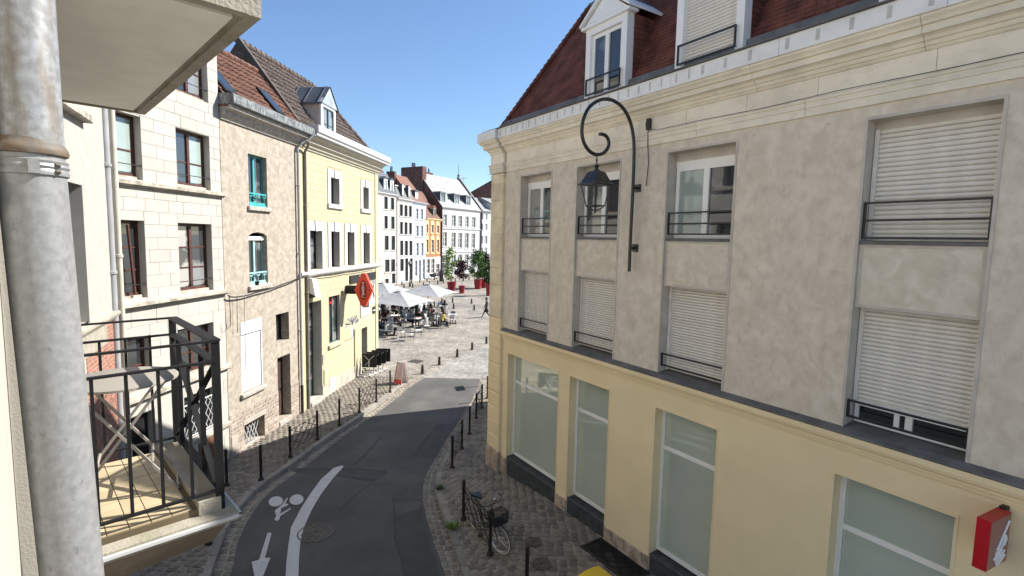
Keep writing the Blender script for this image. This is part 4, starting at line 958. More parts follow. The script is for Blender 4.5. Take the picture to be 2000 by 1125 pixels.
# cornice + gutter box
m = FB(); m.prof([(-.05,10.03),(.05,10.03),(.06,10.1),(.12,10.13),(.14,10.2),(.24,10.28),(.26,10.38),(.4,10.46),(.42,10.52),(-.05,10.53)], -1.4, Y1+.1); m.build('cornice', M('cornice_cream', (.44,.40,.31), v=.06), YH)
m = FB(); m.prof([(-.05,10.53),(.46,10.53),(.5,10.56),(.52,10.62),(.5,10.66),(.56,10.67),(.58,10.7),(.58,10.92),(.55,10.94),(-.1,10.94)], -1.2, Y1+.45); m.build('gutter_box', M('gutter_white', (.54,.54,.53), v=.02, r=.4), YH)
# roof
ne, ze, rk, zr_ = -.12, 10.86, 2.3, 13.9; ang2 = math.degrees(math.atan2(zr_-ze, rk)); RS, RE = -1.45, 4.35; HE = 6.25
m = FB(); m.add([(RS,ne,ze),(HE,ne,ze),(RE,ne-rk,zr_),(RS,ne-rk,zr_),(HE,ne-2*rk,ze),(RS,ne-2*rk,ze)], [(0,1,2,3),(1,4,2),(4,5,3,2),(0,3,5)]); yrf = m.build('roof', roof_dark, YH)
m = FB(); pantiles(m, lambda k: RS, lambda k: HE-(HE-RE)*k/rk, ne, ze, ang2, rk, w=.235, course=.31); tag(m.build('roof_tiles', roof_dark, yrf), kind='stuff')
m = FB()
for k in range(17): x = RS+k*.345; m.tube([(x,ne-rk,zr_+.06),(x+.37,ne-rk,zr_+.04)], [.13,.105], 8)
for k in range(12):
    a = Vector((RE,ne-rk,zr_)).lerp(Vector((HE,ne,ze)), k/12); b = Vector((RE,ne-rk,zr_)).lerp(Vector((HE,ne,ze)), (k+1.1)/12); m.tube([tuple(b+Vector((0,0,.08))), tuple(a+Vector((0,0,.06)))], [.13,.105], 8)
m.build('ridge_tiles', roof_dark, yrf)['kind'] = 'stuff'
m = FB(); m.bar((RS,ne,ze+.1),(RS,ne-rk,zr_+.1),.16,.2); m.build('verge', M('verge', (.07,.06,.052), v=.2), yrf)
# zinc dormer on the roof
dm = link('roof_dormer', None, YH); a, b, z0, z1, n0 = .62, 1.9, 10.95, 12.22, -.2
m = FB(); m.box((a,n0-.08,z0),(a+.14,n0,z1)); m.box((b-.14,n0-.08,z0),(b,n0,z1)); m.box((a+.14,n0-.078,z1-.1),(b-.14,n0,z1)); m.build('dormer_frame', pvc, dm)
m = FB(); kz = lambda z: ne-(z-ze)/math.tan(rad(ang2))
for x in (a, b-.02): m.add([(x,n0-.07,z0),(x+.02,n0-.07,z0),(x,n0-.07,z1),(x+.02,n0-.07,z1),(x,kz(z1)-.1,z1),(x+.02,kz(z1)-.1,z1)], [(0,2,4),(1,5,3),(0,1,3,2)])
m.build('dormer_cheek', M('cheek', (.42,.37,.33), v=.1, sc=3), dm)
window(dm, a+.14, b-.14, z0+.02, z1-.1, n0-.03, green_dark, glass_sky, leaves=2, fw=.05, mw=.04, bars=(.4,))
mid_ = (a+b)/2; pk = z1+.78; yb = -2.4
m = FB(); m.prism([(a-.12,z1),(b+.12,z1),(mid_,pk)], n0-.05, n0+.06); m.build('dormer_gable', zinc, dm)
m = FB()
for e in (a-.14, b+.14):
    m.add([(e,n0+.1,z1-.03),(mid_,n0+.1,pk+.02),(mid_,yb,pk+.02),(e,yb,z1-.03),(e,n0+.1,z1-.08),(e,yb,z1-.08)], [(0,1,2,3),(0,3,5,4)])
    for k in range(4):
        y = n0-.1-k*.6; m.bar((e,y,z1-.01),(mid_,y,pk+.04),.035,.04)
m.build('dormer_roof', MATS['slate_dark'], dm)
# ---- downpipes, cables
def downpipe(label, a, n, z0, z1, r, mat, top=None, collars=(3., 6.)):
    t = LF.root('downpipe', label, 'downpipe', a, n, z0); m = FB(); pts = [(0,0,0),(0,0,z1-z0)]
    if top: pts += [(x, y, z-z0) for x, y, z in top]
    m.tube(pts, r, 10); m.build('pipe', mat, t, True)
    for z in collars: m = FB(); m.lathe([(r*1.05,-.04),(r*1.3,-.03),(r*1.3,.03),(r*1.05,.04)], 10, (0,0,z-z0)); m.box((-.02,-n-.005,z-z0-.015),(.02,0,z-z0+.015)); m.build('collar', mat, t)
    return t
downpipe('grey downpipe on the edge of the beige house, left of the pair', -1.86, .09, .0, 9.95, .045, pipe_grey, [(.12,.1,10.15),(.3,.28,10.3),(.42,.4,10.5)], (3.2,6.1,8.6))
downpipe('darker downpipe on the yellow house, right of the pair', -1.34, .09, 0, 9.9, .05, M('pipe_taupe', (.22,.2,.17), v=.15), [(-.05,.15,10.1),(-.3,.3,10.25)], (1.2,4.6,7.9))
for a, z in ((-1.86,.9),(-1.34,.0)): pass
m = FB(); m.tube([(-1.86,.09,0),(-1.86,.09,1.1)], .055, 10); tag(m.build('pipe_boot', iron), 'black cast iron boot at the foot of the grey downpipe', 'pipe'); bpy.data.objects['pipe_boot'].matrix_world = Matrix.Translation(LF.P) @ Matrix.Rotation(LF.rz, 4, 'Z')
t = LF.root('facade_cable', 'sagging black cable across the beige house below the window sill', 'cable', -6, .06, 4.95)
m = FB(); m.tube(smooth_pts([(0,.05,.03),(.15,.05,-.05),(.9,.05,-.07),(1.3,.05,-.02),(2.2,.06,0.02),(2.9,.06,.12),(3.6,.05,.18),(4.15,.05,.3),(4.7,.05,.32)]), .022, 6); m.tube([(.05,.05,-.02),(.08,.05,-.6),(.05,.05,-.9),(-.1,.05,-.95),(-.12,.05,-.8)], .01, 6); m.build('cable', iron, t)
m = FB(); m.tube([(.4,.05,-.05),(.38,.05,-1.1),(.36,.05,-1.15)], .008, 6); m.tube([(.75,.05,-.05),(.73,.05,-2.4)], .006, 6); m.build('drop_cable', iron, t)
t = LF.root('facade_cable', 'thin cable bundle under the white band of the yellow house', 'cable', -1.3, .1, 5.15)
m = FB(); m.tube([(0,.0,-.05),(1,.0,0.0),(2.2,0,-.03),(3.3,.0,.0),(4.4,0,-.02),(7,0,0)], .014, 6); m.build('cable', iron, t)
t = LF.root('flood_light', 'white box flood lamp fixed under the band of the yellow house', 'lamp', -1.1, .0, 4.55)
m = FB(); m.add([(0,.05,0),(.45,.05,-.1),(.45,.3,-.22),(0,.3,-.12),(0,.05,.6),(.4,.05,.55),(.4,.18,.5),(0,.18,.55)], [(0,3,2,1),(4,5,6,7),(0,1,5,4),(1,2,6,5),(2,3,7,6),(3,0,4,7)]); m.build('housing', pvc, t); m = FB(); m.box((0,.06,-.2),(.4,.12,-.1)); m.build('bracket', iron, t)
# ---- TABAC sign, name board, wall art
SA = 2.35
t = LF.root('tobacco_sign', 'red lozenge TABAC sign projecting from the yellow house', 'sign', SA, 0, 3.55)
cn, cz, hw, hh = .86, .82, .46, .80
def loz(w, h, y0, y1, mat, name, r=.2):
    o = []
    for cx, cz_, a0, a1, rr in ((0,h-.16,25,155,.13),(-w+.10,0,130,230,.06),(0,-h+.16,205,335,.13),(w-.10,0,310,410,.06)):
        for k in range(6): an = rad(a0+(a1-a0)*k/5); o.append((cx+rr*math.cos(an), cz_+rr*math.sin(an)))
    mm = FB(); k = len(o); vs = [(y0, cn+p[0], cz+p[1]) for p in o]+[(y1, cn+p[0], cz+p[1]) for p in o]
    mm.add(vs, [(i, (i+1) % k, k+(i+1) % k, k+i) for i in range(k)]+[tuple(range(k))[::-1], tuple(range(k, 2*k))]); return mm.build(name, mat, t)
loz(hw, hh, -.1, .1, red_orange, 'sign_body'); fc = loz(hw-.05, hh-.08, -.115, -.1, red_orange, 'sign_face')
mm = FB(); o_ = [(.17*math.cos(rad(k*15)), .46*math.sin(rad(k*15))) for k in range(24)]; k = 24
mm.add([(-.115, cn+p[0], cz+p[1]) for p in o_]+[(-.122, cn+p[0], cz+p[1]) for p in o_], [(i,(i+1)%k,k+(i+1)%k,k+i) for i in range(k)]+[tuple(range(k))[::-1],tuple(range(k,2*k))]); mm.build('sign_medallion', red_deep, t)
m = FB(); m.box((-.09,.02,.62),(.09,.46,1.0)); m.build('bracket_box', black_plastic, t)
def text_mesh(txt, size, mat, name, M4, par, ext=.004, align='CENTER'):
    cu = bpy.data.curves.new(name, 'FONT'); cu.body = txt; cu.size = size; cu.extrude = ext; cu.align_x = align; cu.align_y = 'CENTER'; cu.space_line = .92
    tmp = bpy.data.objects.new('tmp', cu); col.objects.link(tmp); dg = bpy.context.evaluated_depsgraph_get(); me = bpy.data.meshes.new_from_object(tmp.evaluated_get(dg)); bpy.data.objects.remove(tmp)
    me.transform(M4); me.materials.clear(); me.materials.append(mat); return link(name, me, par)
# lettering reads from the street: text x -> outwards (-n local y), normal -> -s
for i, ch in enumerate('TABAC'):
    M4 = Matrix(((0,0,-1,-.126),(-1,0,0,-cn),(0,1,0,cz+.28-i*.14),(0,0,0,1)))
    text_mesh(ch, .21, pvc, 'letter', M4, t)
t = LF.root('name_board', 'black name board with white letters on the yellow house beside the tobacco sign', 'sign', 2.7, 0, 4.6)
m = FB(); m.box((0,.0,0),(3.2,.07,.36)); m.build('board', black_plastic, t)
text_mesh('LEO', .36, pvc, 'lettering', Matrix(((1,0,0,1.35),(0,0,-1,-.075),(0,1,0,.18),(0,0,0,1))), t)
# winged figure painted on the wall
ink = M('ink', (.05,.05,.055), v=.3); grey_ink = M('grey_ink', (.16,.16,.16), v=.4, sc=12, c2=(.45,.45,.43))
t = LF.root('wall_painting', 'small grey winged figure painted on the yellow wall', 'wall painting', 3.0, .008, 2.45)
m = FB()
for sg in (-1, 1):
    for k in range(9):
        a = rad(18+k*15); r0, r1 = .14, .80-.04*abs(k-3); w = .11
        x0, z0 = sg*(.12+r0*math.cos(a)), .18+r0*math.sin(a)*.7; x1, z1 = sg*(.12+r1*math.cos(a)), .12+r1*math.sin(a)*.75-.1; nx, nz = -math.sin(a)*w/2, math.cos(a)*w/2
        m.add([(x0-nx*.6,.0+k*.0004,z0-nz*.6),(x1-nx,.0+k*.0004,z1-nz),(x1+sg*.05,.0+k*.0004,z1-.03),(x1+nx,.0+k*.0004,z1+nz),(x0+nx*.6,.0+k*.0004,z0+nz*.6)], [(0,1,2,3,4)], k % 2)
m.build('wings', [grey_ink, ink], t)
m = FB(); m.add([(-.14,.005,.1),(.14,.005,.1),(.16,.005,-.2),(.05,.005,-.55),(-.04,.005,-.55),(-.12,.005,-.2)],[(0,1,2,3,4,5)],0); m.add([(x*.09, .006, .27+z*.11) for x, z in [(math.cos(rad(k*30)), math.sin(rad(k*30))) for k in range(12)]],[tuple(range(12))],1); m.add([(.08,.006,0),(.16,.006,-.05),(.14,.006,-.4),(.05,.006,-.5)],[(0,1,2,3)],1); m.build('body', [white_paint, ink], t)
t = LF.root('wall_panel', 'white poster panel with dark crossed line drawing near the house corner', 'poster', 5.28, .006, 3.3)
m = FB(); m.box((0,0,0),(.6,.012,1.5)); m.build('panel', white_paint, t); m = FB()
for p in ([(.1,1.1),(.3,.75),(.36,.3)],[(.5,1.1),(.3,.75),(.5,.35)],[(.3,1.3),(.3,.75)],[(.12,1.3),(.18,1.15)],[(.5,1.3),(.42,1.1)],[(.22,1.35),(.38,1.35)]): m.tube([(x,.014,z) for x, z in p], .022, 5)
m.build('drawing', ink, t)
t = LF.root('wall_plaque', 'small black plaque below the white poster panel', 'plaque', 5.5, .004, 2.78); m = FB(); m.box((0,0,0),(.42,.025,.36)); m.box((.05,.02,.15),(.37,.03,.19),1); m.build('plaque_plate', [black_plastic, pvc], t)
# ================================================================ STUCCO NEIGHBOUR + OUR OWN HOUSE
p0 = Vector((-6.47,6.53,0)); p1 = Vector(LF.W(-9.66,0,0))
SF = Fr(p0, p1-p0); SL = (p1-p0).length
SH = SF.root('stucco_house', 'white stucco house front above red brick ground floor, left of the white house', 'house')
o1 = SF.px(162,390); o2 = SF.px(150,640); zb_ = 5.0
# window behind the pipe, upper sill
sx1, sz1 = SF.px(162,238); hx1, hz1 = SF.px(160,362); bx1, bz1 = SF.px(175,629); ux1, uz1 = SF.px(146,206)
ZB2 = SF.px(219,611)[1]
sh_h = [(.8,hx1,ZB2+.05,hz1), (.8,ux1,uz1-.1,11.2)]
m = FB(); wall(m, 0, SL, ZB2, 13, sh_h, depth=.35); shell(m, 0, SL, -.1, 13, 7, n=-.03); m.build('wall', stucco_white, SH)
FB().block(.6, sx1, sz1-.02, sz1+.13, -.2, .16, .02).build('window_sill', ledge_stone, SH)
for h in sh_h: window(SH, h[0], h[1], h[2], h[3], -.3, rail_grey, glass_dark, leaves=1)
m = FB(); m.prof([(-.05,ZB2-.12),(.06,ZB2-.12),(.1,ZB2-.05),(.1,ZB2),(0,ZB2+.05),(-.05,ZB2+.05)], 0, SL+.02); m.build('ledge', concrete, SH)
zs = ZB2-.12-.55
FB().block(0, SL-.9, zs+.1, ZB2-.125, -.05, .02, .01).build('band', concrete, SH)
m = FB(); m.quad((0,-.012,-.1),(0,-.012,ZB2-.1),(SL,-.012,ZB2-.1),(SL,-.012,-.1)); m.build('mortar_bed', brick_mortar, SH)
blocks(SH, 'brick', brick_red, SL-2.3, SL-.08, .9, ZB2-.13, .085, .24, [(0,SL-.9,zs+.1,9)], gap=.014, n0=-.03, n1=.0, limit=300, c=.004, jit=.02)
downpipe('pale grey downpipe between the stucco house and the white house', -9.86, .14, 0, 13, .075, pipe_grey, None, (5.9,8.2))
downpipe('cream downpipe right beside the pale grey one', -9.62, .1, 0, 13, .06, pipe_cream, None, (6.25,3.6))
# our house: wall plane, big zinc downpipe, two balconies
OD = Vector((-.7013,.7129,0)).normalized(); OF = Fr((0,0), OD)
OH = OF.root('near_house', 'cream rendered wall of the near house at the left edge', 'house', 0, -.1)
m = FB(); m.quad((.72,0,-.2),(.72,0,14),(9.2,0,14),(9.2,0,-.2)); m.quad((.72,0,-.2),(.72,0,14),(.72,-.3,14),(.72,-.3,-.2)); m.box((.3,-.2,-.2),(1.42,.085,14)); m.box((1.42,-.2,-.2),(2.05,.135,14)); m.build('wall', M('near_render', (.40,.38,.335), v=.05, bump=.2, bs=220, bd=.004), OH)
# ---- big zinc downpipe in the foreground
PA, PN = 1.336, .058
t = OF.root('zinc_downpipe', 'weathered grey zinc downpipe close to the camera at the left edge', 'downpipe', PA, PN, -.0)
galv = M('galvanised', (.245,.25,.25), v=.05, sc=60, c2=(.285,.29,.29), thr=(.40,.62), r=.42, met=.25, spec=.5, bump=.1, bs=160, stain=.45, stc=(.13,.13,.125), sts=(34,34,16), stt=(.60,.66), bd=.004)
galv2 = M('galvanised_upper', (.26,.265,.265), v=.12, sc=60, c2=(.33,.34,.35), thr=(.40,.64), r=.4, met=.25, spec=.5, stain=.6, stc=(.17,.13,.08), sts=(16,16,3), stt=(.5,.66))
rusty = M('rusty_zinc', (.13,.11,.085), v=.35, sc=12, c2=(.22,.195,.165), r=.6, stain=.75, stc=(.16,.08,.03), sts=(8,8,5), stt=(.46,.62), bump=.12, bs=200, bd=.004)
ZJ = 6.945
m = FB(); m.tube([(0,-.016,ZJ-.02),(0,-.018,7.6),(0,-.02,13)], .0465, 32); m.build('upper_pipe', galv2, t, True)
m = FB(); m.tube([(0,.016,-.1),(0,.016,5.6),(0,.003,6.05),(0,-.020,ZJ)], .0500, 32); m.build('lower_pipe', galv, t, True)
m = FB(); m.lathe([(.050,-.008),(.0545,-.006),(.056,.0),(.0545,.006),(.051,.012),(.048,.016),(.0465,.022)], 32, (0,-.019,ZJ)); m.build('socket_bead', rusty, t, True)
m = FB(); m.lathe([(.050,-.046),(.053,-.044),(.054,-.038),(.052,-.033),(.0545,-.028),(.052,-.023),(.0535,-.018),(.050,-.015)], 32, (0,-.018,ZJ)); m.box((-.066,-.026,ZJ-.044),(-.048,-.010,ZJ-.018)); m.build('pipe_clamp', galv, t, True)
for z_ in (ZJ-.037, ZJ-.025):
    m = FB(); m.lathe([(.0045,.0),(.0045,.006),(.003,.007)], 6, (-.043,.013,z_), ax='y'); m.build('screw', rusty, t)
# ---- balconies (parts of the near house)
def sub(par, name): 
    e = link(name, None, par); e.empty_display_size = .2; return e
OFF = .1     # local n=0 of OH is the wall plane, camera plane is at +.1
A0, A1, NF, ZFL = 3.38, 4.5, .85+OFF, 5.16
bal = sub(OH, 'balcony')
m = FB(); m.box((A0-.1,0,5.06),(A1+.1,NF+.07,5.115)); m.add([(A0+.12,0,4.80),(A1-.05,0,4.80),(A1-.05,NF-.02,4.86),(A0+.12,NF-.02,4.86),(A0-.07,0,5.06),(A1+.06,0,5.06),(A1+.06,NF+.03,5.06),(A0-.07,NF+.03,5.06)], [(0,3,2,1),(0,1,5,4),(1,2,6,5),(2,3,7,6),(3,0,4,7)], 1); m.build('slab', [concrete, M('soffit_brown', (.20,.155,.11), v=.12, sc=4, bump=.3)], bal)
m = FB(); m.box((A0-.12,0,5.082),(A0-.1,NF+.09,5.10)); m.box((A0-.12,NF+.07,5.082),(A1+.12,NF+.09,5.10)); m.box((A1+.1,0,5.082),(A1+.12,NF+.09,5.10)); m.build('drip_edge', metal_white, bal)
m = FB(); m.box((A0+.0,0,5.115),(A1-.0,NF-.12,5.152)); m.build('grout_bed', grout, bal)
m = FB(); m.box((A0-.02,NF-.12,5.115),(A1+.02,NF+.0,5.2)); m.build('upstand', concrete, bal)
tw = .1; me = FB(); me.block(-tw/2+.003, tw/2-.003, -tw/2+.003, tw/2-.003, -.02, 0, .003)
tm = MB(); tm.add([(x*.0478,y*.0478,z) for z in (-.02,-.001) for x,y in ((-1,-1),(1,-1),(1,1),(-1,1))]+[(x*.0468,y*.0468,0) for x,y in ((-1,-1),(1,-1),(1,1),(-1,1))], [(0,1,5,4),(1,2,6,5),(2,3,7,6),(3,0,4,7),(4,5,9,8),(5,6,10,9),(6,7,11,10),(7,4,8,11),(8,9,10,11)]); tme = tm.mesh('tile', tile_m)
for i in range(11):
    for j in range(8):
        o = link('tile', tme, bal); o.location = (A0+.06+i*.1, -(.05+j*.1), ZFL+random.uniform(-.0008,.0008))
def rbar(p, q, w, h=None, name='rail', mat=rail_grey):
    m = FB(); m.bar(p, q, w, h); return m.build(name, mat, bal)
ZT, ZS, ZBt = 6.16, 6.035, 5.235
for a in (A0, A1):
    rbar((a,0,ZT),(a,NF+.02,ZT),.03,.012,'rail'); rbar((a,0,ZS),(a,NF,ZS),.026,.014,'rail'); rbar((a,0,ZBt),(a,NF,ZBt),.024,.014,'rail')
    for k in range(6): n_ = .08+k*.145; rbar((a,n_,ZBt),(a,n_,ZS),.016,.016,'baluster') if n_ < NF-.06 else None
for a in (A0, A1): rbar((a,NF,5.115),(a,NF,ZT),.045,.02,'post')
rbar((A0,NF,ZT+.002),(A1,NF,ZT+.002),.06,.014,'rail'); rbar((A0,NF,ZS),(A1,NF,ZS),.05,.014,'rail'); rbar((A0,NF,5.26),(A1,NF,5.26),.05,.014,'rail')
rbar((A0+.03,NF-.008,5.27),(A1-.03,NF-.008,ZS-.01),.035,.012,'brace'); rbar((A0+.03,NF+.008,ZS-.01),(A1-.03,NF+.008,5.27),.035,.012,'brace')
md = (A0+A1)/2
for dx in (-.3, .3): rbar((md+dx,NF-.018,5.27),(md+dx,NF-.018,ZS),.03,.01,'baluster')
ub = sub(OH, 'balcony'); U0, U1, UN, UZ = 2.2, 4.6, .755+OFF, 7.65
m = FB(); m.box((U0,0,UZ+.012),(U1,UN,UZ+.2)); m.build('slab', concrete, ub)
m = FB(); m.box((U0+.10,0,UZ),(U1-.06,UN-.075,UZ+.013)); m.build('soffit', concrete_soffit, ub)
m = FB(); m.box((U0,UN-.05,UZ-.008),(U1,UN,UZ+.0125)); m.box((U1-.03,0,UZ-.006),(U1,UN-.05,UZ+.0125)); m.box((U0,0,UZ-.006),(U0+.05,UN-.05,UZ+.0125)); m.build('drip_moulding', concrete, ub)
for a in (U0+.06, U1-.06):
    m = FB(); m.box((a-.02,UN-.1,UZ+.2),(a+.02,UN-.06,UZ+1.2)); m.build('post', rail_grey, ub)
for z_ in (.3, 1.2): m = FB(); m.box((U0+.06,UN-.095,UZ+z_-.015),(U1-.06,UN-.065,UZ+z_+.015)); m.build('rail', rail_grey, ub)
# ---- folding table on the balcony
c = at_z(238, 738, 5.88); q = (c-OF.P); 
t = thing('folding_table', 'round grey folding table with crossed legs on the balcony', 'table', (c.x, c.y, ZFL), OF.rz+rad(80))
m = MB(); R_ = .30; m.lathe([(R_-.012,.70),(R_,.704),(R_,.716),(R_-.006,.72),(.001,.721)], 40); m.build('table_top', table_metal, t, True)
for sg in (-1, 1):
    y = sg*.17
    m = MB(); m.bar((-.27,y,.0),(.22,y,.7),.025,.014); m.build('leg', table_metal, t); m = MB(); m.bar((.27,y*.86,.0),(-.22,y*.86,.7),.025,.014); m.build('leg', table_metal, t)
for p in (((-.27,-.17,.02),(-.27,.17,.02)),((.27,-.146,.02),(.27,.146,.02)),((.14,-.146,.2),(.14,.146,.2)),((-.14,-.17,.2),(-.14,.17,.2))): m = MB(); m.tube(p, .009, 6); m.build('stretcher', table_metal, t)

# ================================================================ HOUSES ACROSS THE SQUARE
Zc = {5: (730,320,8.654), 6: (730,430,8.654), 7: (840,320,8.657), 8: (840,440,8.036)}
def zpx(k, x, y): o = Zc[k]; return o[0]+x/o[2], o[1]+y/o[2]
A_ = at_z(764.7,556,0); B_ = at_z(850,542,0); F1 = Fr(A_, B_-A_)
C_ = F1.W(F1.px(861,540)[0],0,0); F2 = Fr(C_, (math.sin(rad(30)), math.cos(rad(30))))
def far_house(fr, name, label, u0, u1, vt, wins, wallm, frame=white_paint, pane=glass_dark, depth=9, rdepth=.18, base=None, basez=0, surround=None, cornice=white_paint, bars=(.33,.66), s0=None, s1=None, zt=None, um=None):
    um = um or (u0+u1)/2; a = fr.px(u0, 480)[0] if s0 is None else s0; b = fr.px(u1, 480)[0] if s1 is None else s1; z = fr.px(um, vt)[1] if zt is None else zt
    H = fr.root(name, label, 'house', a); H['span'] = 0; del H['span']
    R = []
    for w in wins:
        k, x0, y0, x1, y1 = w[:5]; p = fr.px(*zpx(k, x0, (y0+y0)/2)); q = fr.px(*zpx(k, x1, y1)); pz = fr.px(*zpx(k, (x0+x1)/2, y0))[1]; qz = fr.px(*zpx(k, (x0+x1)/2, y1))[1]
        R.append((max(p[0]-a,.12), min(q[0]-a, b-a-.12), max(qz, .02), min(pz, z-.3)))
    m = FB(); wall(m, 0, b-a, 0, z, R, depth=rdepth); shell(m, 0, b-a, 0, z, depth, n=-.002); m.build('wall', wallm, H)
    for i, r in enumerate(R):
        w = window(H, *r, -rdepth+.05, frame, pane, leaves=2, bars=bars, fw=.07, mw=.05)
        if surround:
            m = FB(); o = .13; m.box((r[0]-o,-.01,r[2]),(r[0],.03,r[3]+o)); m.box((r[1],-.01,r[2]),(r[1]+o,.03,r[3]+o)); m.box((r[0],-.01,r[3]),(r[1],.03,r[3]+o)); m.box((r[0]-o-.04,-.05,r[2]-.12),(r[1]+o+.04,.09,r[2])); m.build('surround', surround, w)
    if base:
        m = FB(); wall(m, 0, b-a, 0, basez, [r for r in R if r[2] < basez], depth=.02, n=.02); m.build('base_wall', base, H)
    m = FB(); m.prof([(0,z-.35),(.06,z-.33),(.08,z-.22),(.2,z-.14),(.28,z-.04),(.28,z+.05),(0,z+.06)], -.02, b-a+.02); m.build('cornice', cornice, H)
    return H, a, b, z, R
def roof_plain(H, w, z, slope, run, mat, back=4, hipl=0, hipr=0, n0=.2, th=True):
    m = FB(); h = run*math.tan(rad(slope)); m.add([(0,n0,z),(w,n0,z),(w-hipr,n0-run,z+h),(hipl,n0-run,z+h),(w,n0-run-back,z),(0,n0-run-back,z)], [(0,1,2,3),(1,4,2),(4,5,3,2),(0,3,5)]); return m.build('roof', mat, H), h
def far_dormer(H, x, w, z, h, n0, mat, roofm, depth, pane=glass_sky, gable=True):
    d = link('dormer', None, H); m = FB(); m.box((x,n0-.1,z),(x+.12,n0,z+h)); m.box((x+w-.12,n0-.1,z),(x+w,n0,z+h)); m.box((x,n0-.1,z+h),(x+w,n0+.02,z+h+.12)); m.build('frame', mat, d)
    m = FB(); m.quad((x,n0-.05,z),(x,n0-.05,z+h),(x,n0-depth,z+h),(x,n0-depth,z)); m.quad((x+w,n0-.05,z),(x+w,n0-.05,z+h),(x+w,n0-depth,z+h),(x+w,n0-depth,z)); m.build('cheeks', slate_dark, d)
    m = FB()
    if gable: m.prism([(x-.1,z+h+.12),(x+w+.1,z+h+.12),(x+w/2,z+h+.12+w*.42)], n0-depth-.4, n0+.05)
    else: m.prism([(x-.12,z+h+.1),(x+w+.12,z+h+.1),(x+w+.12,z+h+.3),(x-.12,z+h+.3)], n0-depth-.4, n0+.12)
    m.build('dormer_roof', roofm, d); window(d, x+.12, x+w-.12, z, z+h, n0-.05, mat, pane, leaves=2, bars=(), fw=.05)
def chimney(H, x0, x1, n0, n1, z0, z1, mat, pots=2):
    m = FB(); m.box((x0,n0,z0),(x1,n1,z1)); m.box((x0-.08,n0-.08,z1-.3),(x1+.08,n1+.08,z1-.1)); c = m.build('chimney', mat, H)
    for k in range(pots):
        x = x0+(x1-x0)*(k+.7)/(pots+.4); m = FB(); m.lathe([(.16,0),(.13,.7),(.15,.75)], 8, (x,(n0+n1)/2,z1)); m.build('chimney_pot', slate_dark, c)
fw_cream = M('far_cream', (.46,.44,.38), v=.05, sc=.6, stain=.15); fw_white = M('far_white', (.52,.53,.53), v=.03, sc=.6); fw_blue = M('far_blue', (.38,.43,.50), v=.04, sc=.6); fw_pale = M('far_pale', (.42,.41,.375), v=.06, sc=.6)
rubble = M('rubble', (.42,.37,.31), v=.3, sc=1.6, c2=(.62,.56,.48), thr=(.4,.6), bump=.6, bs=5)
H, a, b, z, R = far_house(F1, 'cream_house', 'cream three storey house with two slate dormers, left in the far row', 733, 774, 378, [(5,175,555,235,765),(5,287,575,345,775),(5,178,880,235,1095),(5,292,890,350,1100),(6,183,262,250,505),(6,297,265,360,505),(6,188,665,265,875),(6,290,660,360,870),(6,190,990,250,1070),(6,305,900,365,1070)], fw_cream, frame=rail_grey, base=rubble, basez=F1.px(755,503)[1], surround=white_paint, s0=F1.px(725,480)[0])
r, h = roof_plain(H, b-a, z, 62, 1.6, slate_dark, back=6); W_ = b-a
for x in (W_*.52, W_*.78): far_dormer(H, x, .95, z+.45, 1.4, -.1, pvc, slate_dark, 1.4, glass_sky)
m = FB(); m.box((0,-1.5,z+2.4),(W_,-7,z+3.0)); m.build('roof_top', slate_dark, H)
chimney(H, W_-.2, W_+.9, -2.5, -4, z-1, z+3.6, brick_far, 2)
H, a, b, z, R = far_house(F1, 'grey_mansard_house', 'pale house with grey mansard and two white skylights, second in the far row', 776, 807, 390, [(5,440,685,490,880),(5,518,700,568,890),(5,595,710,640,895),(6,443,28,490,235),(6,520,35,568,240),(6,598,45,642,240),(6,445,345,497,595),(6,525,348,575,595),(6,603,348,650,595),(6,445,655,503,860),(6,530,645,580,1030),(6,610,645,655,1010)], fw_pale, frame=rail_grey, surround=white_paint, base=white_paint, basez=F1.px(790,500)[1])
W_ = b-a; m = FB(); z2 = F1.px(790,366)[1]; m.quad((0,.15,z),(W_,.15,z),(W_,-.5,z2),(0,-.5,z2)); m.quad((0,-.5,z2),(W_,-.5,z2),(W_,-6,z2+.3),(0,-6,z2+.3)); m.quad((0,.15,z),(0,-.5,z2),(0,-6,z2),(0,-6,z)); m.quad((W_,.15,z),(W_,-.5,z2),(W_,-6,z2),(W_,-6,z)); m.build('roof', MATS['slate_dark'] if 0 else M('slate_grey', (.16,.165,.16), v=.1), H)
m = FB(); m.box((0,-.7,z2),(W_,-.35,z2+.18)); m.build('roof_edge', white_paint, H)
for f in (.22, .62): m = FB(); x = W_*f; zz = z+.5; m.box((x,-.25,zz),(x+.12,.16,zz+1.7)); m.box((x+.1,-.25,zz),(x+.62,.06,zz+1.7)); w = m.build('skylight', slate_dark, H); m = FB(); m.box((x+.16,.0,zz+.1),(x+.6,.075,zz+1.6)); m.build('pane', pvc, w)
H, a, b, z, R = far_house(F1, 'blue_house', 'narrow pale blue house with red tiled roof in the far row', 807, 831.5, 396, [(5,710,755,752,935),(5,790,765,832,940),(6,712,90,757,275),(6,792,93,835,275),(6,715,385,757,605),(6,797,385,838,605),(6,690,680,735,945),(6,755,675,795,1015),(6,820,660,862,1005)], fw_blue, frame=pvc, surround=fw_white, base=fw_white, basez=F1.px(820,503)[1], cornice=fw_blue)
roof_plain(H, b-a, z, 50, 3.6, roof_pan, back=4); far_dormer(H, (b-a)*.3, .9, z+.5, 1.1, -.3, pvc, slate_dark, 1.2, pvc, False)
chimney(H, -.3, .3, -3, -4.4, z+1, z+4.6, brick_far, 2)
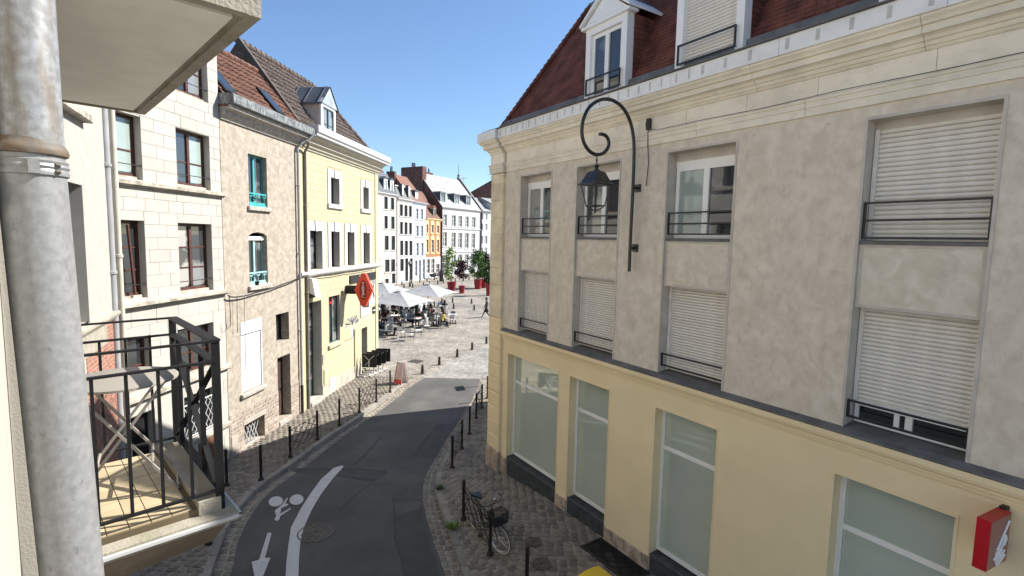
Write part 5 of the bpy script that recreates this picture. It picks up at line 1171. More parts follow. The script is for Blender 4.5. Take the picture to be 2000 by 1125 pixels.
H, a, b, z, R = far_house(F1, 'orange_brick_house', 'orange brick house with yellow arched window heads in the far row', 831.5, 861, 428, [(6,878,70,915,210),(6,968,80,1010,210),(6,1058,88,1100,215),(6,880,325,922,545),(6,970,330,1012,545),(6,1062,330,1100,540),(6,890,660,945,900),(6,970,655,1025,900),(6,1045,740,1110,960)], brick_orange, frame=pvc, base=fw_white, basez=F1.px(845,502)[1], cornice=M('far_yellow', (.68,.52,.26), v=.1))
for r in R[:6]:
    m = FB(); x0, x1, cx = r[0]-.14, r[1]+.14, (r[0]+r[1])/2; m.box((x0,-.01,r[2]-.1),(r[0],.04,r[3])); m.box((r[1],-.01,r[2]-.1),(x1,.04,r[3])); m.prism([(x0,r[3]),(x0,r[3]+.35),(cx-.2,r[3]+.75),(cx+.2,r[3]+.75),(x1,r[3]+.35),(x1,r[3])], -.01, .05); m.box((x0,-.01,r[2]-.25),(x1,.08,r[2]-.1)); m.build('surround', MATS['far_yellow'], H)
roof_plain(H, b-a, z, 52, 3.8, roof_pan, back=4); far_dormer(H, (b-a)*.55, 1.1, z+.3, 1.5, -.2, M('far_taupe', (.35,.28,.24), v=.1), roof_pan, 1.5, glass_dark)
H, a, b, z, R = far_house(F2, 'white_mansion', 'large white five bay house with slate roof and three dormers', 861, 938, 408, [(7,225,855,285,1045),(7,370,870,432,1055),(7,482,880,540,1065),(7,598,890,650,1070),(7,710,900,765,1075),(8,205,108,263,330),(8,340,115,400,345),(8,445,120,500,355),(8,548,122,602,360),(8,655,128,705,360),(8,185,470,295,800),(8,345,465,400,640),(8,445,460,500,660),(8,548,455,600,680),(8,650,450,700,650)], fw_white, frame=pvc, surround=white_paint, s0=0)
W_ = b-a; zb2 = F2.px(900,492)[1]; zb3 = F2.px(900,447)[1]
for zz in (zb2, zb3): m = FB(); m.prof([(0,zz-.12),(.12,zz-.1),(.14,zz+.08),(0,zz+.12)], 0, W_); m.build('string_course', white_paint, H)
# gable end and slate roof
def zat(u, v, n): return F2.px(u, v, n)
run = 7.0; top = F2.px(815,338,-run)[1] if False else z+9.2
RK = min((k_*.1 for k_ in range(20, 120)), key=lambda k_: abs(F2.px(819,337,-k_)[0]-.3)); zr2 = F2.px(819,337,-RK)[1]; print('ridge', RK, zr2, F2.px(897,365,-RK), W_, z)
m = FB(); m.add([(0,.3,z),(W_,.3,z),(W_-.1,-RK,zr2),(0,-RK,zr2),(W_,-2*RK,z),(0,-2*RK,z)], [(0,1,2,3),(4,5,3,2)]); rf2 = m.build('roof', slate, H)
m = FB(); m.add([(-.05,.3,z),(-.05,-RK,zr2+.2),(-.05,-2*RK,z),(-.05,.3,0),(-.05,-2*RK,0)], [(0,1,2,4,3)]); m.add([(W_+.05,.3,z),(W_+.05,-RK,zr2+.2),(W_+.05,-2*RK,z),(W_+.05,.3,0),(W_+.05,-2*RK,0)], [(0,1,2,4,3)]); m.build('gable_wall', brick_far, H)
chimney(H, -.3, .75, -4.0, -9.0, zr2-4.5, zr2+1.0, brick_far, 3)
chimney(H, W_*.28, W_*.45, -6.4, -7.4, zr2-.8, zr2+.6, brick_far, 2)
m = FB(); m.bar((W_+.05,.3,z+.12),(W_+.05,-RK,zr2+.3),.4,.3); m.build('verge', lead, H)
m = FB(); m.lathe([(.3,0),(.35,.3),(.2,.6),(.28,.9),(.06,1.2),(.04,2.9)], 8, (W_-.3,-RK,zr2)); m.build('finial', zinc_dark, H)
for f in (.03, .36, .66): far_dormer(H, W_*f, 1.5, z+.35, 2.1, -.5, M('far_zinc', (.42,.45,.46), v=.1) if 'far_zinc' not in MATS else MATS['far_zinc'], slate, 2.6, glass_sky, False)
F3 = Fr(F2.W(b,0,0), (math.sin(rad(38)), math.cos(rad(38))))
H, a, b, z, R = far_house(F3, 'narrow_white_house', 'narrow white house right of the white mansion', 939, 957.5, 412, [(7,865,835,898,940),(7,938,840,970,945),(7,862,1010,895,1120),(7,935,1015,968,1120),(8,795,168,830,290),(8,860,168,897,290),(8,795,350,830,470),(8,860,350,893,470)], fw_white, frame=pvc, pane=glass_dark)
roof_plain(H, b-a, z, 35, 4, slate, back=4)
H, a2, b2, z2, R = far_house(F3, 'end_white_house', 'white gabled house at the far corner partly behind the corner building', 957.5, 985, 398, [(7,1030,765,1055,865),(7,1025,950,1050,1080),(8,945,105,970,230),(8,945,280,970,430)], fw_white, frame=pvc)
roof_plain(H, b2-a2, z2, 22, 3, slate, back=4)
# dark brick gable house behind
p = at_y(962,540,118); GH = thing('brick_gable_house', 'dark brick gable with chimneys behind the narrow white houses', 'house', (p.x, p.y, 0), rad(-8))
zg = [at_y(x, y, 118).z for x, y in ((912,378),(958,352),(985,378))]; wL = (962-912)*.118
m = MB(); m.prism([(-wL-2,0),(9,0),(9,zg[2]-.5),(4,zg[1]-2),(-.3,zg[1]),(-wL,zg[0]),(-wL-2,zg[0]-3)], 0, 10); m.build('wall', brick_far, GH)
m = MB(); m.box((-.8,2,zg[1]-1.5),(.8,3.4,zg[1]+1)); ch = m.build('chimney', brick_far, GH); m = MB(); m.lathe([(.2,0),(.16,1)], 8, (-.35,2.7,zg[1]+1)); m.lathe([(.2,0),(.16,1)], 8, (.35,2.7,zg[1]+1)); m.build('chimney_pot', slate_dark, ch)
m = MB(); m.add([(-wL-.2,-.2,zg[0]+.0),(-.3,-.2,zg[1]+.15),(4.2,-.2,zg[1]-1.9),(4.2,10,zg[1]-1.9),(-.3,10,zg[1]+.15),(-wL-.2,10,zg[0])], [(0,1,4,5),(1,2,3,4)]); m.build('roof', roof_pan, GH)
# aerials
def aerial(u, v0, v1, y, label):
    a = at_y(u, v1, y); b = at_y(u, v0, y); t = thing('tv_aerial', label, 'aerial', a); h = b.z-a.z; m = MB(); m.tube([(0,0,0),(0,0,h)], .035, 5); m.build('mast', zinc_dark, t); m = MB()
    for k in (.95, .6): m.tube([(-1.0*k,0,h*k),(.8*k,0,h*k)], .03, 5)
    m.build('antenna_arm', zinc_dark, t)
aerial(904, 346, 396, 104, 'thin tv aerial in the gap right of the slate roof'); aerial(959, 340, 356, 119, 'small aerial on the brick gable')
# tall blocks that close the view to the left of the square, behind the yellow house
H, a, b, z, R = far_house(F1, 'hidden_row_house', 'plain cream house mostly hidden behind the yellow house', 690, 725, 378, [], fw_cream, s1=F1.px(725,480)[0])
# ================================================================ STREET FURNITURE
ORD = ['first','second','third','fourth','fifth','sixth','seventh','eighth','ninth','tenth','eleventh','twelfth']
def post_mesh():
    m = MB(); m.lathe([(.075,0),(.075,.02),(.06,.05),(.045,.07),(.038,.10),(.037,.84),(.045,.85),(.045,.87),(.034,.885),(.034,.91),(.042,.92),(.044,.945),(.038,.97),(.02,.985),(.001,.99)], 14); return m
POST_ME = post_mesh().mesh('post', iron_brown, True)
def bollard(u, v, label):
    t = thing('bollard', label, 'bollard', on_pav(u, v), 0, 'tall black bollards along the kerbs'); 
    m = MB(); m.lathe([(.038,.06),(.037,.84),(.045,.85),(.045,.87),(.034,.885)], 14); m.build('shaft', iron_brown, t, True)
    m = MB(); m.lathe([(.075,-.01),(.075,.02),(.06,.05),(.046,.07)], 14); m.build('base', iron_brown, t, True)
    m = MB(); m.lathe([(.034,.885),(.034,.91),(.042,.92),(.044,.945),(.038,.97),(.02,.985),(.001,.99)], 14); m.build('knob', iron_brown, t, True); return t
for u, v, lb in ((510,937,'tall black bollard standing alone in front of the beige house cellar window'),(443,948,'tall black bollard partly behind the near balcony corner post'),(407,1062,'bollard with only its foot showing below the balcony'),
                 (663,831,'tall black bollard between the two left lattice barriers'),(762,766,'last tall black bollard on the left pavement, beside the folded sign'),
                 (917,847,'tall black bollard on the right pavement between two lattice barriers'),(952,778,'farthest tall black bollard beside the corner building'),(1028,1165,'nearest tall black bollard on the right, in front of the bicycle')):
    bollard(u, v, lb)
def barrier(p, q, label):
    a = Vector(on_pav(*p)); b = Vector(on_pav(*q)); d = b-a; L_ = d.length; t = thing('barrier', label, 'barrier', a, math.atan2(d.y, d.x), 'black lattice barriers along the kerbs')
    dz = (b.z-a.z)
    for x, z in ((0, 0), (L_, dz)):
        o = link('post', POST_ME, t); o.location = (x, 0, z)
    x0, x1, z0, z1 = .03, L_-.03, .18, .84
    def rod(A, B, n='rod'): m = MB(); m.tube([(A[0],0,A[1]+dz*A[0]/L_),(B[0],0,B[1]+dz*B[0]/L_)], .0115, 6); m.build(n, iron_brown, t)
    rod((x0,z1),(x1,z1),'top_rail'); rod((x0,z0),(x1,z0),'bottom_rail')
    w = x1-x0; h = z1-z0
    for f0, g0, f1, g1 in ((0,0,.5,1),(.5,0,1,1),(0,.5,.25,1),(.25,0,.75,1),(.75,0,1,.5)): rod((x0+w*f0,z0+h*g0),(x0+w*f1,z0+h*g1))
    for f0, g0, f1, g1 in ((0,.5,.5,0),(0,1,1,0),(.5,1,1,.5)): rod((x0+w*f0,z0+h*g0),(x0+w*f1,z0+h*g1))
barrier((567,893),(620,858), 'black lattice barrier on the left pavement in front of the beige house'); barrier((702,805),(735,785), 'black lattice barrier on the left pavement in front of the yellow house')
barrier((957,1083),(905,1015), 'black lattice barrier on the right with the bicycle leaning on it'); barrier((883,913),(902,877), 'black lattice barrier on the right kerb beyond the bicycle'); barrier((930,817),(941,797), 'farthest black lattice barrier on the right kerb')
# low iron bollards of the square
lowb = MB(); lowb.lathe([(.105,-.01),(.10,.03),(.075,.05),(.062,.40),(.058,.44),(.03,.47),(.001,.475)], 8); LOW = lowb.mesh('low_bollard', iron_brown, True)
def low(u, v, label, grp, sc=1.): o = link('low_bollard', LOW); o.location = on_pav(u, v); o.scale = (sc,sc,sc); tag(o, label, 'bollard', grp)
for i, p in enumerate(((825,730),(858,713),(893,697),(922,683),(950,671))): low(*p, f'{ORD[i]} low iron bollard from the asphalt end along the street mouth', 'low bollards at the street mouth')
for i, p in enumerate(((848,599),(886,603),(926,606))): low(*p, f'low iron bollard on the near edge of the crossing roadway, {ORD[i]} from the parasols', 'low bollards along the crossing roadway', 1.15)
for i, p in enumerate(((884,591),(921,593),(957,597))): low(*p, f'low iron bollard on the far edge of the crossing roadway, {ORD[i]} from the parasols', 'low bollards along the crossing roadway', 1.15)
for i, p in enumerate(((773,565),(789,563),(806,562),(827,560),(839,557),(855,555),(866,553))): low(*p, f'low bollard on the near side of the far roadway, {ORD[i]} from the left', 'low bollards before the far houses', 1.3)
for i, p in enumerate(((785,557),(804,553.5),(820,551),(834,549),(848,547.5),(889,550),(905,549),(916,547))): low(*p, f'low bollard at the foot of the far houses, {ORD[i]} from the left', 'low bollards before the far houses', 1.3)
# ---- bicycle leaning on the barrier
a = Vector(on_pav(927,1032)); b = Vector(on_pav(979,1082)); d = b-a
BK = thing('bicycle', 'dark city bicycle with pale tyres and front basket leaning on the lattice barrier', 'bicycle', a, math.atan2(d.y, d.x)); BK.rotation_euler = (rad(5), 0, math.atan2(d.y, d.x))
WB, WR = 1.08, .33; bkm = M('bike_paint', (.02,.021,.024), v=.2, r=.3, spec=.6)
def wheel(x, steer=0):
    w = link('wheel', None, BK); w.location = (x, 0, WR); w.rotation_euler = (0, 0, steer)
    ring = lambda r: [(r*math.cos(2*math.pi*k/36), 0, r*math.sin(2*math.pi*k/36)) for k in range(36)]
    m = MB(); m.tube(ring(WR-.018), .018, 8, closed=True); m.build('tyre', rubber_cream, w, True)
    m = MB(); m.tube(ring(WR-.0135), .0155, 6, closed=True); m.build('tread', black_plastic, w, True)
    m = MB(); m.tube(ring(WR-.045), .009, 6, closed=True); m.build('rim', chrome, w, True)
    m = MB()
    for k in range(16): an = 2*math.pi*k/16; m.tube([(0,.02*(-1)**k,0),((WR-.05)*math.cos(an),0,(WR-.05)*math.sin(an))], .0022, 4)
    m.build('spokes', chrome, w); m = MB(); m.tube([(0,-.05,0),(0,.05,0)], .022, 10); m.build('hub', chrome, w)
    m = MB(); m.tube([((WR+.025)*math.cos(rad(an)),0,(WR+.025)*math.sin(rad(an))) for an in range(30, 181, 12)] if x < .5 else [((WR+.025)*math.cos(rad(an)),0,(WR+.025)*math.sin(rad(an))) for an in range(40, 171, 12)], .014, 6); m.build('mudguard', bkm, w)
wheel(0); wheel(WB, rad(12))
BBp = (.46,0,.28); ST = (.30,0,.78); HT = (.86,0,.86); HB = (.93,0,.62)
m = MB(); m.tube([BBp, ST], .016, 8); m.tube([BBp, (.62,0,.36), HB], .018, 8); m.tube([(.36,0,.58),(.62,0,.55),(.87,0,.78)], .014, 8); m.tube([HB, HT], .02, 8); m.tube([BBp, (0,.05,WR)], .011, 6); m.tube([BBp, (0,-.05,WR)], .011, 6); m.tube([(.33,0,.66),(0,.05,WR)], .009, 6); m.tube([(.33,0,.66),(0,-.05,WR)], .009, 6); m.build('frame', bkm, BK, True)
m = MB(); m.tube([(.92,.05,.66),(WB,.05,WR)], .012, 6); m.tube([(.92,-.05,.66),(WB,-.05,WR)], .012, 6); m.tube([(.92,.05,.66),(.92,-.05,.66)], .012, 6); m.build('fork', bkm, BK)
m = MB(); m.tube([ST, (.28,0,.88)], .013, 8); m.build('seat_post', chrome, BK)
m = MB(); m.add([(.10,-.10,.93),(.10,.10,.93),(.26,.075,.95),(.26,-.075,.95),(.42,.02,.94),(.42,-.02,.94),(.10,-.09,.88),(.10,.09,.88),(.26,.06,.90),(.26,-.06,.90),(.42,.015,.91),(.42,-.015,.91)], [(0,3,2,1),(3,5,4,2),(6,7,8,9),(9,8,10,11),(0,1,7,6),(1,2,8,7),(2,4,10,8),(4,5,11,10),(5,3,9,11),(3,0,6,9)]); m.build('saddle', black_plastic, BK, True)
m = MB(); m.tube([HT, (.83,0,1.0)], .013, 8); m.tube(smooth_pts([(.66,.30,1.04),(.78,.29,1.05),(.90,.2,1.03),(.86,.0,1.0),(.90,-.2,1.03),(.78,-.29,1.05),(.66,-.30,1.04)]), .012, 8); m.build('handlebar', bkm, BK, True)
for s_ in (-1, 1): m = MB(); m.tube([(.66,.30*s_,1.04),(.77,.292*s_,1.05)], .018, 8); m.build('grip', black_plastic, BK)
m = MB(); m.lathe([(.03,0),(.03,.02),(.005,.03)], 10, (.82,.10,1.04)); m.build('bell', chrome, BK, True)
m = MB()
for z in (.70,.74,.78,.82,.86,.90,.94): 
    e = .0+(z-.70)*.15; pts = [(.96-e*.2,-.16-e*.5,z),(1.20+e,-.16-e*.5,z),(1.20+e,.16+e*.5,z),(.96-e*.2,.16+e*.5,z)]; m.tube(pts, .006 if z < .9 else .01, 5, closed=True)
for k in range(17):
    y = -.16+k*.02; m.tube([(1.20,y,.70),(1.236,y*1.1,.94)], .003, 4); m.tube([(.96,y,.70),(.953,y*1.1,.94)], .003, 4); m.tube([(.96,y,.70),(1.20,y,.70)], .003, 4)
for k in range(13):
    x = .96+k*.02
    for s_ in (-1, 1): m.tube([(x,.16*s_,.70),(x+.002*k,.178*s_,.94)], .003, 4)
m.build('basket', black_plastic, BK)
m = MB(); m.box((.97,-.15,.705),(1.19,.15,.72)); m.build('basket_floor', black_plastic, BK)
m = MB(); 
for y in (-.06, 0, .06): m.tube([(-.28,y,.72),(.24,y,.74)], .006, 5)
for x in (-.28,-.1,.1): m.tube([(x,-.06,.72),(x,.06,.72)], .006, 5)
for s_ in (-1, 1): m.tube([(-.2,.06*s_,.72),(0,.055*s_,WR)], .006, 5)
m.build('rear_rack', bkm, BK)
m = MB(); m.lathe([(.09,-.006),(.09,.006)], 20, (.46,.055,.28), ax='y'); m.tube([(.46,.07,.28),(.46,.075,.44)], .01, 6); m.tube([(.46,-.07,.28),(.46,-.075,.12)], .01, 6); m.build('crank', chrome, BK)
for y, z in ((.12,.44), (-.12,.12)): m = MB(); m.box((.42,y-.045,z-.012),(.50,y+.045,z+.012)); m.build('pedal', black_plastic, BK)
m = MB(); m.lathe([(.03,0),(.04,.04),(.042,.05)], 10, (1.0,0,.66), ax='x'); m.build('headlamp', chrome, BK)
# ---- wheeled bin with yellow lid at the bottom edge
c = at_z(1168, 1125, 1.28); BN = thing('wheeled_bin', 'wheeled bin with a bright yellow lid at the bottom edge by the cream wall', 'bin', (c.x, c.y-.12, zp(8.6)), RF.rz+rad(90))
m = MB(); m.add([(-.2,-.22,.08),(.2,-.22,.08),(.2,.22,.08),(-.2,.22,.08),(-.27,-.29,.93),(.27,-.29,.93),(.27,.29,.93),(-.27,.29,.93)], [(0,3,2,1),(0,1,5,4),(1,2,6,5),(2,3,7,6),(3,0,4,7),(4,5,6,7)]); m.build('bin_body', bin_grey, BN)
m = MB(); prof = [(-.31,.93),(-.31,.97),(-.22,1.015),(0,1.05),(.2,1.045),(.30,1.01),(.33,.96),(.33,.93)]; k = len(prof)
m.add([(p[0],-.31,p[1]) for p in prof]+[(p[0],.31,p[1]) for p in prof], [(i,(i+1)%k,k+(i+1)%k,k+i) for i in range(k)]+[tuple(range(k))[::-1],tuple(range(k,2*k))]); m.box((-.33,-.33,.925),(.35,.33,.95)); m.build('lid', yellow_plastic, BN, True)
for y in (-.2,.2): m = MB(); m.lathe([(.1,-.03),(.1,.03)], 14, (-.2,y,.1), ax='y'); m.build('wheel', black_plastic, BN)
# ---- folded pavement sign
c = Vector(on_pav(783,748)); t = thing('pavement_sign', 'red and white folding pavement sign standing in the sun', 'sign', c, rad(-28))
for s_ in (-1, 1):
    m = MB(); P_ = [(-.22,s_*.24,0),(.22,s_*.24,0),(.18,s_*.04,1.0),(-.18,s_*.04,1.0)]; m.add(P_+[(x,y-s_*.02,z) for x,y,z in P_], [(0,1,2,3),(7,6,5,4),(0,4,5,1),(1,5,6,2),(2,6,7,3),(3,7,4,0)]); m.build('panel', white_paint, t)
    for x in (-.22,.22): m = MB(); m.tube([(x,s_*.25,0),(x*.8,s_*.045,1.0)], .012, 6); m.build('frame_bar', red_sign, t)
    m = MB(); m.add([(-.20,s_*.244,.02),(.20,s_*.244,.02),(.19,s_*.205,.22),(-.19,s_*.205,.22)], [(0,1,2,3)]); m.build('red_band', red_sign, t)
    m = MB(); m.add([(-.08,s_*.19,.30),(.08,s_*.19,.30),(.07,s_*.08,.85),(-.07,s_*.08,.85)], [(0,1,2,3)]); m.build('red_strip', M('pink_strip', (.75,.42,.38), v=.1) if 'pink_strip' not in MATS else MATS['pink_strip'], t)
# ---- folded tables parked by the side door of the yellow house
FT0 = None
for i in range(4):
    p = LF.W(3.7+i*.42, .55+i*.08, .0); lb = f'folded black cafe table, {ORD[i]} of the four by the yellow house side door'
    t = thing('folded_table', lb, 'table', (p.x, p.y, .0), LF.rz+rad(8), 'folded cafe tables')
    m = MB(); m.box((-.02,-.36,.42),(.015,.36,1.1)); m.build('table_top', black_plastic, t)
    m = MB(); m.tube([(-.06,0,.05),(-.05,0,.80)], .03, 8); m.build('column', M('table_grey', (.5,.5,.48), v=.1, r=.4) if 'table_grey' not in MATS else MATS['table_grey'], t)
    m = MB(); m.bar((-.05,0,.78),(-.03,.25,1.02),.025); m.bar((-.05,0,.78),(-.03,-.25,1.02),.025); m.bar((-.05,0,.72),(-.03,.2,.52),.025); m.build('bracket', MATS['table_grey'], t)
    m = MB(); m.bar((-.32,-.2,.025),(.2,.2,.025),.045,.03); m.bar((-.32,.2,.025),(.2,-.2,.025),.045,.03); m.build('foot', MATS['table_grey'], t)
# ---- cafe terrace
canvas_pole = M('pole_grey', (.30,.30,.29), v=.1, r=.4, met=.3)
def parasol(u, v, depth, label):
    p = at_y(u, v, depth); t = thing('parasol', label, 'parasol', (p.x, p.y, 0), rad(27), 'pale square parasols over the cafe terrace')
    m = MB(); m.tube([(0,0,0),(0,0,2.75)], .035, 8); m.build('pole', canvas_pole, t)
    m = MB(); m.box((-.4,-.4,0),(.4,.4,.08)); m.build('base', canvas_pole, t)
    R_ = 2.88; zt, ze = 2.88, 1.98; n = 4; seg = 6
    m = MB(); vs = []; fs = []
    per = []
    for k in range(4):
        a0 = math.pi/2*k; c0 = (R_*math.cos(a0), R_*math.sin(a0)); a1 = math.pi/2*(k+1); c1 = (R_*math.cos(a1), R_*math.sin(a1))
        for j in range(seg): f = j/seg; per.append((c0[0]+(c1[0]-c0[0])*f, c0[1]+(c1[1]-c0[1])*f, ze+.10*math.sin(math.pi*f)-.0, f))
    N_ = len(per)
    for ring, fr in enumerate((.09,.35,.7,1.)):
        for x, y, z, f in per: vs.append((x*fr, y*fr, zt-(zt-z)*fr+(-.07*math.sin(math.pi*fr)*math.sin(math.pi*f))))
    for r_ in range(3):
        for k in range(N_): fs.append((r_*N_+k, r_*N_+(k+1)%N_, (r_+1)*N_+(k+1)%N_, (r_+1)*N_+k))
    m.add(vs, fs); m.build('canopy', canvas_m, t)
    m = MB(); m.add([(x*.11,y*.11,zt+.0) for x,y,z,f in per]+[(0,0,zt+.06)], [(k,(k+1)%N_,N_) for k in range(N_)]); m.build('cap', canvas_m, t)
    for k in range(8):
        a = math.pi/4*k; r2 = R_*(.97 if k % 2 == 0 else .68); zz = ze if k % 2 == 0 else ze+.08
        m = MB(); m.tube([(.05*math.cos(a),.05*math.sin(a),zt-.12),(r2*math.cos(a),r2*math.sin(a),zz-.03)], .014, 5); m.build('rib', canvas_pole, t)
    return p
parasol(779,571,37.6,'pale parasol nearest the street, centre of the terrace'); parasol(836,560,43.8,'pale parasol on the right end of the terrace'); parasol(747,553,44.5,'pale parasol behind the nearest one, beside the yellow house'); parasol(684,572,38.5,'pale parasol mostly hidden behind the yellow house corner')
chair_white = M('chair_white', (.55,.54,.52), v=.1, r=.6); chair_grey = M('chair_grey', (.20,.20,.20), v=.15, r=.6)
def make_chair(mat):
    t = thing('cafe_chair', 'x', 'chair', (0,0,0), 0, 'cafe terrace chairs')
    m = MB(); m.slab([(-.20,-.2),(.20,-.2),(.23,.0),(.2,.22),(-.2,.22),(-.23,0)], .43, .46); m.build('seat', mat, t)
    m = MB(); pr = []
    for k in range(7):
        a = rad(-60+20*k); pr.append((.25*math.sin(a), -.02-.22*math.cos(a)))
    vs = []
    for zz, sc in ((.50,.82),(.68,1.0),(.88,1.12)): vs += [(x*sc, y*1.05-(zz-.5)*.15, zz+(.0 if zz < .8 else -.03*abs(x)/.22)) for x, y in pr]
    m.add(vs, [(r*7+k, r*7+k+1, (r+1)*7+k+1, (r+1)*7+k) for r in range(2) for k in range(6)]); m.build('backrest', mat, t)
    for x, y in ((-.18,-.18),(.18,-.18),(.18,.2),(-.18,.2)): m = MB(); m.tube([(x,y,.44),(x*1.15,y*1.2,0)], .012, 5); m.build('leg', iron, t)
    for s_ in (-1,1): m = MB(); m.tube([(s_*.19,-.2,.46),(s_*.215,-.22,.62),(s_*.225,-.1,.64)], .012, 5); m.build('arm', iron, t)
    return t
def make_table():
    t = thing('cafe_table', 'x', 'table', (0,0,0), 0, 'cafe terrace tables')
    m = MB(); m.box((-.35,-.35,.71),(.35,.35,.74)); m.build('table_top', MATS['chair_white'], t); m = MB(); m.tube([(0,0,.03),(0,0,.71)], .03, 8); m.build('column', iron, t)
    m = MB(); m.bar((-.3,-.3,.025),(.3,.3,.025),.06,.05); m.bar((-.3,.3,.026),(.3,-.3,.026),.06,.05); m.build('foot', iron, t); return t
CH = {0: make_chair(chair_white), 1: make_chair(chair_grey)}; TB = make_table(); used = set()
def put_chair(k, x, y, rz, label):
    if k not in used: used.add(k); o = CH[k]; o.location = (x, y, 0); o.rotation_euler = (0, 0, rz); o['label'] = label; return o
    return copy_tree(CH[k], (x, y, 0), rz, label)
def put_table(x, y, rz, label):
    if 't' not in used: used.add('t'); TB.location = (x, y, 0); TB.rotation_euler = (0, 0, rz); TB['label'] = label; return
    copy_tree(TB, (x, y, 0), rz, label)
# people ---------------------------------------------------------
def skin_mesh(name, joints, edges, mats, rule, sub=2):
    me = bpy.data.meshes.new(name); me.from_pydata([j[:3] for j in joints], edges, []); o = bpy.data.objects.new('tmp', me); col.objects.link(o)
    md = o.modifiers.new('s', 'SKIN'); md.use_smooth_shade = True
    for i, j in enumerate(joints):
        r = j[3]; me.skin_vertices[0].data[i].radius = r if isinstance(r, tuple) else (r, r); me.skin_vertices[0].data[i].use_root = (i == 0)
    sb = o.modifiers.new('u', 'SUBSURF'); sb.levels = sub; sb.render_levels = sub
    dg = bpy.context.evaluated_depsgraph_get(); out = bpy.data.meshes.new_from_object(o.evaluated_get(dg)); bpy.data.objects.remove(o)
    out.name = name; out.materials.clear()
    for m_ in mats: out.materials.append(m_)
    for p in out.polygons: p.material_index = rule(p.center); p.use_smooth = True
    return out
def head_parts(o, c, fwd, hairm, skinm, long=False):
    # hair cap and face details as children
    m = MB(); T = Matrix.Translation(c) @ Matrix.Rotation(math.atan2(fwd[1], fwd[0])-math.pi/2, 4, 'Z'); m.T = T
    vs = []; fs = []; n = 10
    rings = [(.0,.128),(.055,.118),(.088,.085),(.102,.03),(.105,-.02),(.10,-.07 if not long else -.16)]
    for r, z in rings:
        for k in range(n):
            a = 2*math.pi*k/n; x, y = r*math.cos(a), r*math.sin(a)*1.15-.012; zz = z
            if y > .045 and z < .06: zz = .06
            vs.append((x, y, zz))
    for i in range(len(rings)-1):
        for k in range(n): fs.append((i*n+k, i*n+(k+1)%n, (i+1)*n+(k+1)%n, (i+1)*n+k))
    m.add(vs, fs); m.build('hair', hairm, o, True)
    m = MB(); m.T = T; m.add([(-.012,.098,-.02),(.012,.098,-.02),(0,.13,-.022),(0,.1,.025)], [(0,1,2),(0,2,3),(1,3,2)]); m.build('nose', skinm, o)
    m = MB(); m.T = T
    for s_ in (-1,1): m.box((s_*.036-.012,.092,.012),(s_*.036+.012,.104,.022))
    m.build('eyes', black_plastic, o)
    m = MB(); m.T = T; m.box((-.024,.09,-.058),(.024,.102,-.05)); m.build('mouth', red_deep, o)
    m = MB(); m.T = T
    for s_ in (-1,1): m.box((s_*.082-.01,-.02,-.03),(s_*.082+.01,.015,.03))
    m.build('ears', skinm, o)
def hand(m, p, d, side, r=.0085, L_=.075):
    p = Vector(p); d = Vector(d).normalized(); w = d.cross(Vector((0,0,1)) if abs(d.z) < .9 else Vector((0,1,0))).normalized(); q = d.cross(w)
    for k, (off, l) in enumerate(((-.03,.85),(-.01,1.),(.01,.95),(.028,.75))):
        a = p+w*off; b = a+d*L_*.5*l+q*.006; c_ = b+d*L_*.35*l+q*.022; m.tube([tuple(a), tuple(b), tuple(c_)], [r,r*.95,r*.75], 6)
    a = p-w*.034*side-d*.045; b = a-w*.02*side+d*.04; m.tube([tuple(a), tuple(b), tuple(b+d*.03)], [r*1.1,r,r*.8], 6)
def walker(loc, rz, label):
    # faces +y locally, mid-stride, bag in the left hand
    J = [(0,0,.93,(.15,.11)),(0,0,1.12,(.145,.10)),(0,.01,1.32,(.165,.11)),(0,.015,1.43,(.13,.09)),(0,.02,1.51,.055),(0,.035,1.575,.068),(0,.04,1.64,(.078,.09)),(0,.03,1.70,(.062,.072)),
         (.10,.01,.86,.095),(.10,.20,.50,.065),(.10,.36,.12,.043),(.10,.40,.05,.042),(.10,.50,.045,.035),
         (-.10,-.01,.86,.095),(-.10,-.04,.48,.065),(-.10,-.28,.14,.043),(-.10,-.34,.07,.042),(-.10,-.25,.03,.035),
         (.20,0,1.40,.062),(.25,-.08,1.14,.045),(.25,.03,.92,.034),(.25,.06,.84,(.03,.036)),
         (-.20,0,1.40,.062),(-.245,.05,1.14,.045),(-.25,.13,.91,.034),(-.25,.15,.83,(.03,.036))]
    E_ = [(0,1),(1,2),(2,3),(3,4),(4,5),(5,6),(6,7),(0,8),(8,9),(9,10),(10,11),(11,12),(0,13),(13,14),(14,15),(15,16),(16,17),(3,18),(18,19),(19,20),(20,21),(3,22),(22,23),(23,24),(24,25)]
    coat = M('walker_jacket', (.035,.038,.045), v=.2); tro = M('walker_trousers', (.012,.012,.014), v=.2); shoe = black_plastic
    def rule(c):
        if c.z > 1.49: return 0
        if abs(c.x) > .17 and c.z < .90: return 0
        if c.z < .085 or (c.z < .13 and abs(c.y) > .33): return 3
        return 1 if c.z > .90 else 2
    me = skin_mesh('person', J, E_, [skin_dark, coat, tro, shoe], rule); o = link('person', me); o.location = loc; o.rotation_euler = (0,0,rz); tag(o, label, 'person')
    head_parts(o, (0,.035,1.645), (0,1), hair_m, skin_dark)
    m = MB(); hand(m, (.25,.065,.82), (.0,.1,-1), 1); hand(m, (-.25,.155,.81), (0,.1,-1), -1); m.build('fingers', skin_dark, o)
    return o
w_loc = on_pav(950,620); walker(w_loc, rad(83), 'person in dark jacket and trousers walking left across the sunny square with a bag')
t = thing('handbag', 'black shopping bag carried by the walking person', 'bag', (0,0,0), rad(83)); bl_ = Matrix.Rotation(rad(83), 3, 'Z') @ Vector((.25,.06,.42)); t.location = (w_loc[0]+bl_.x, w_loc[1]+bl_.y, w_loc[2]+bl_.z)
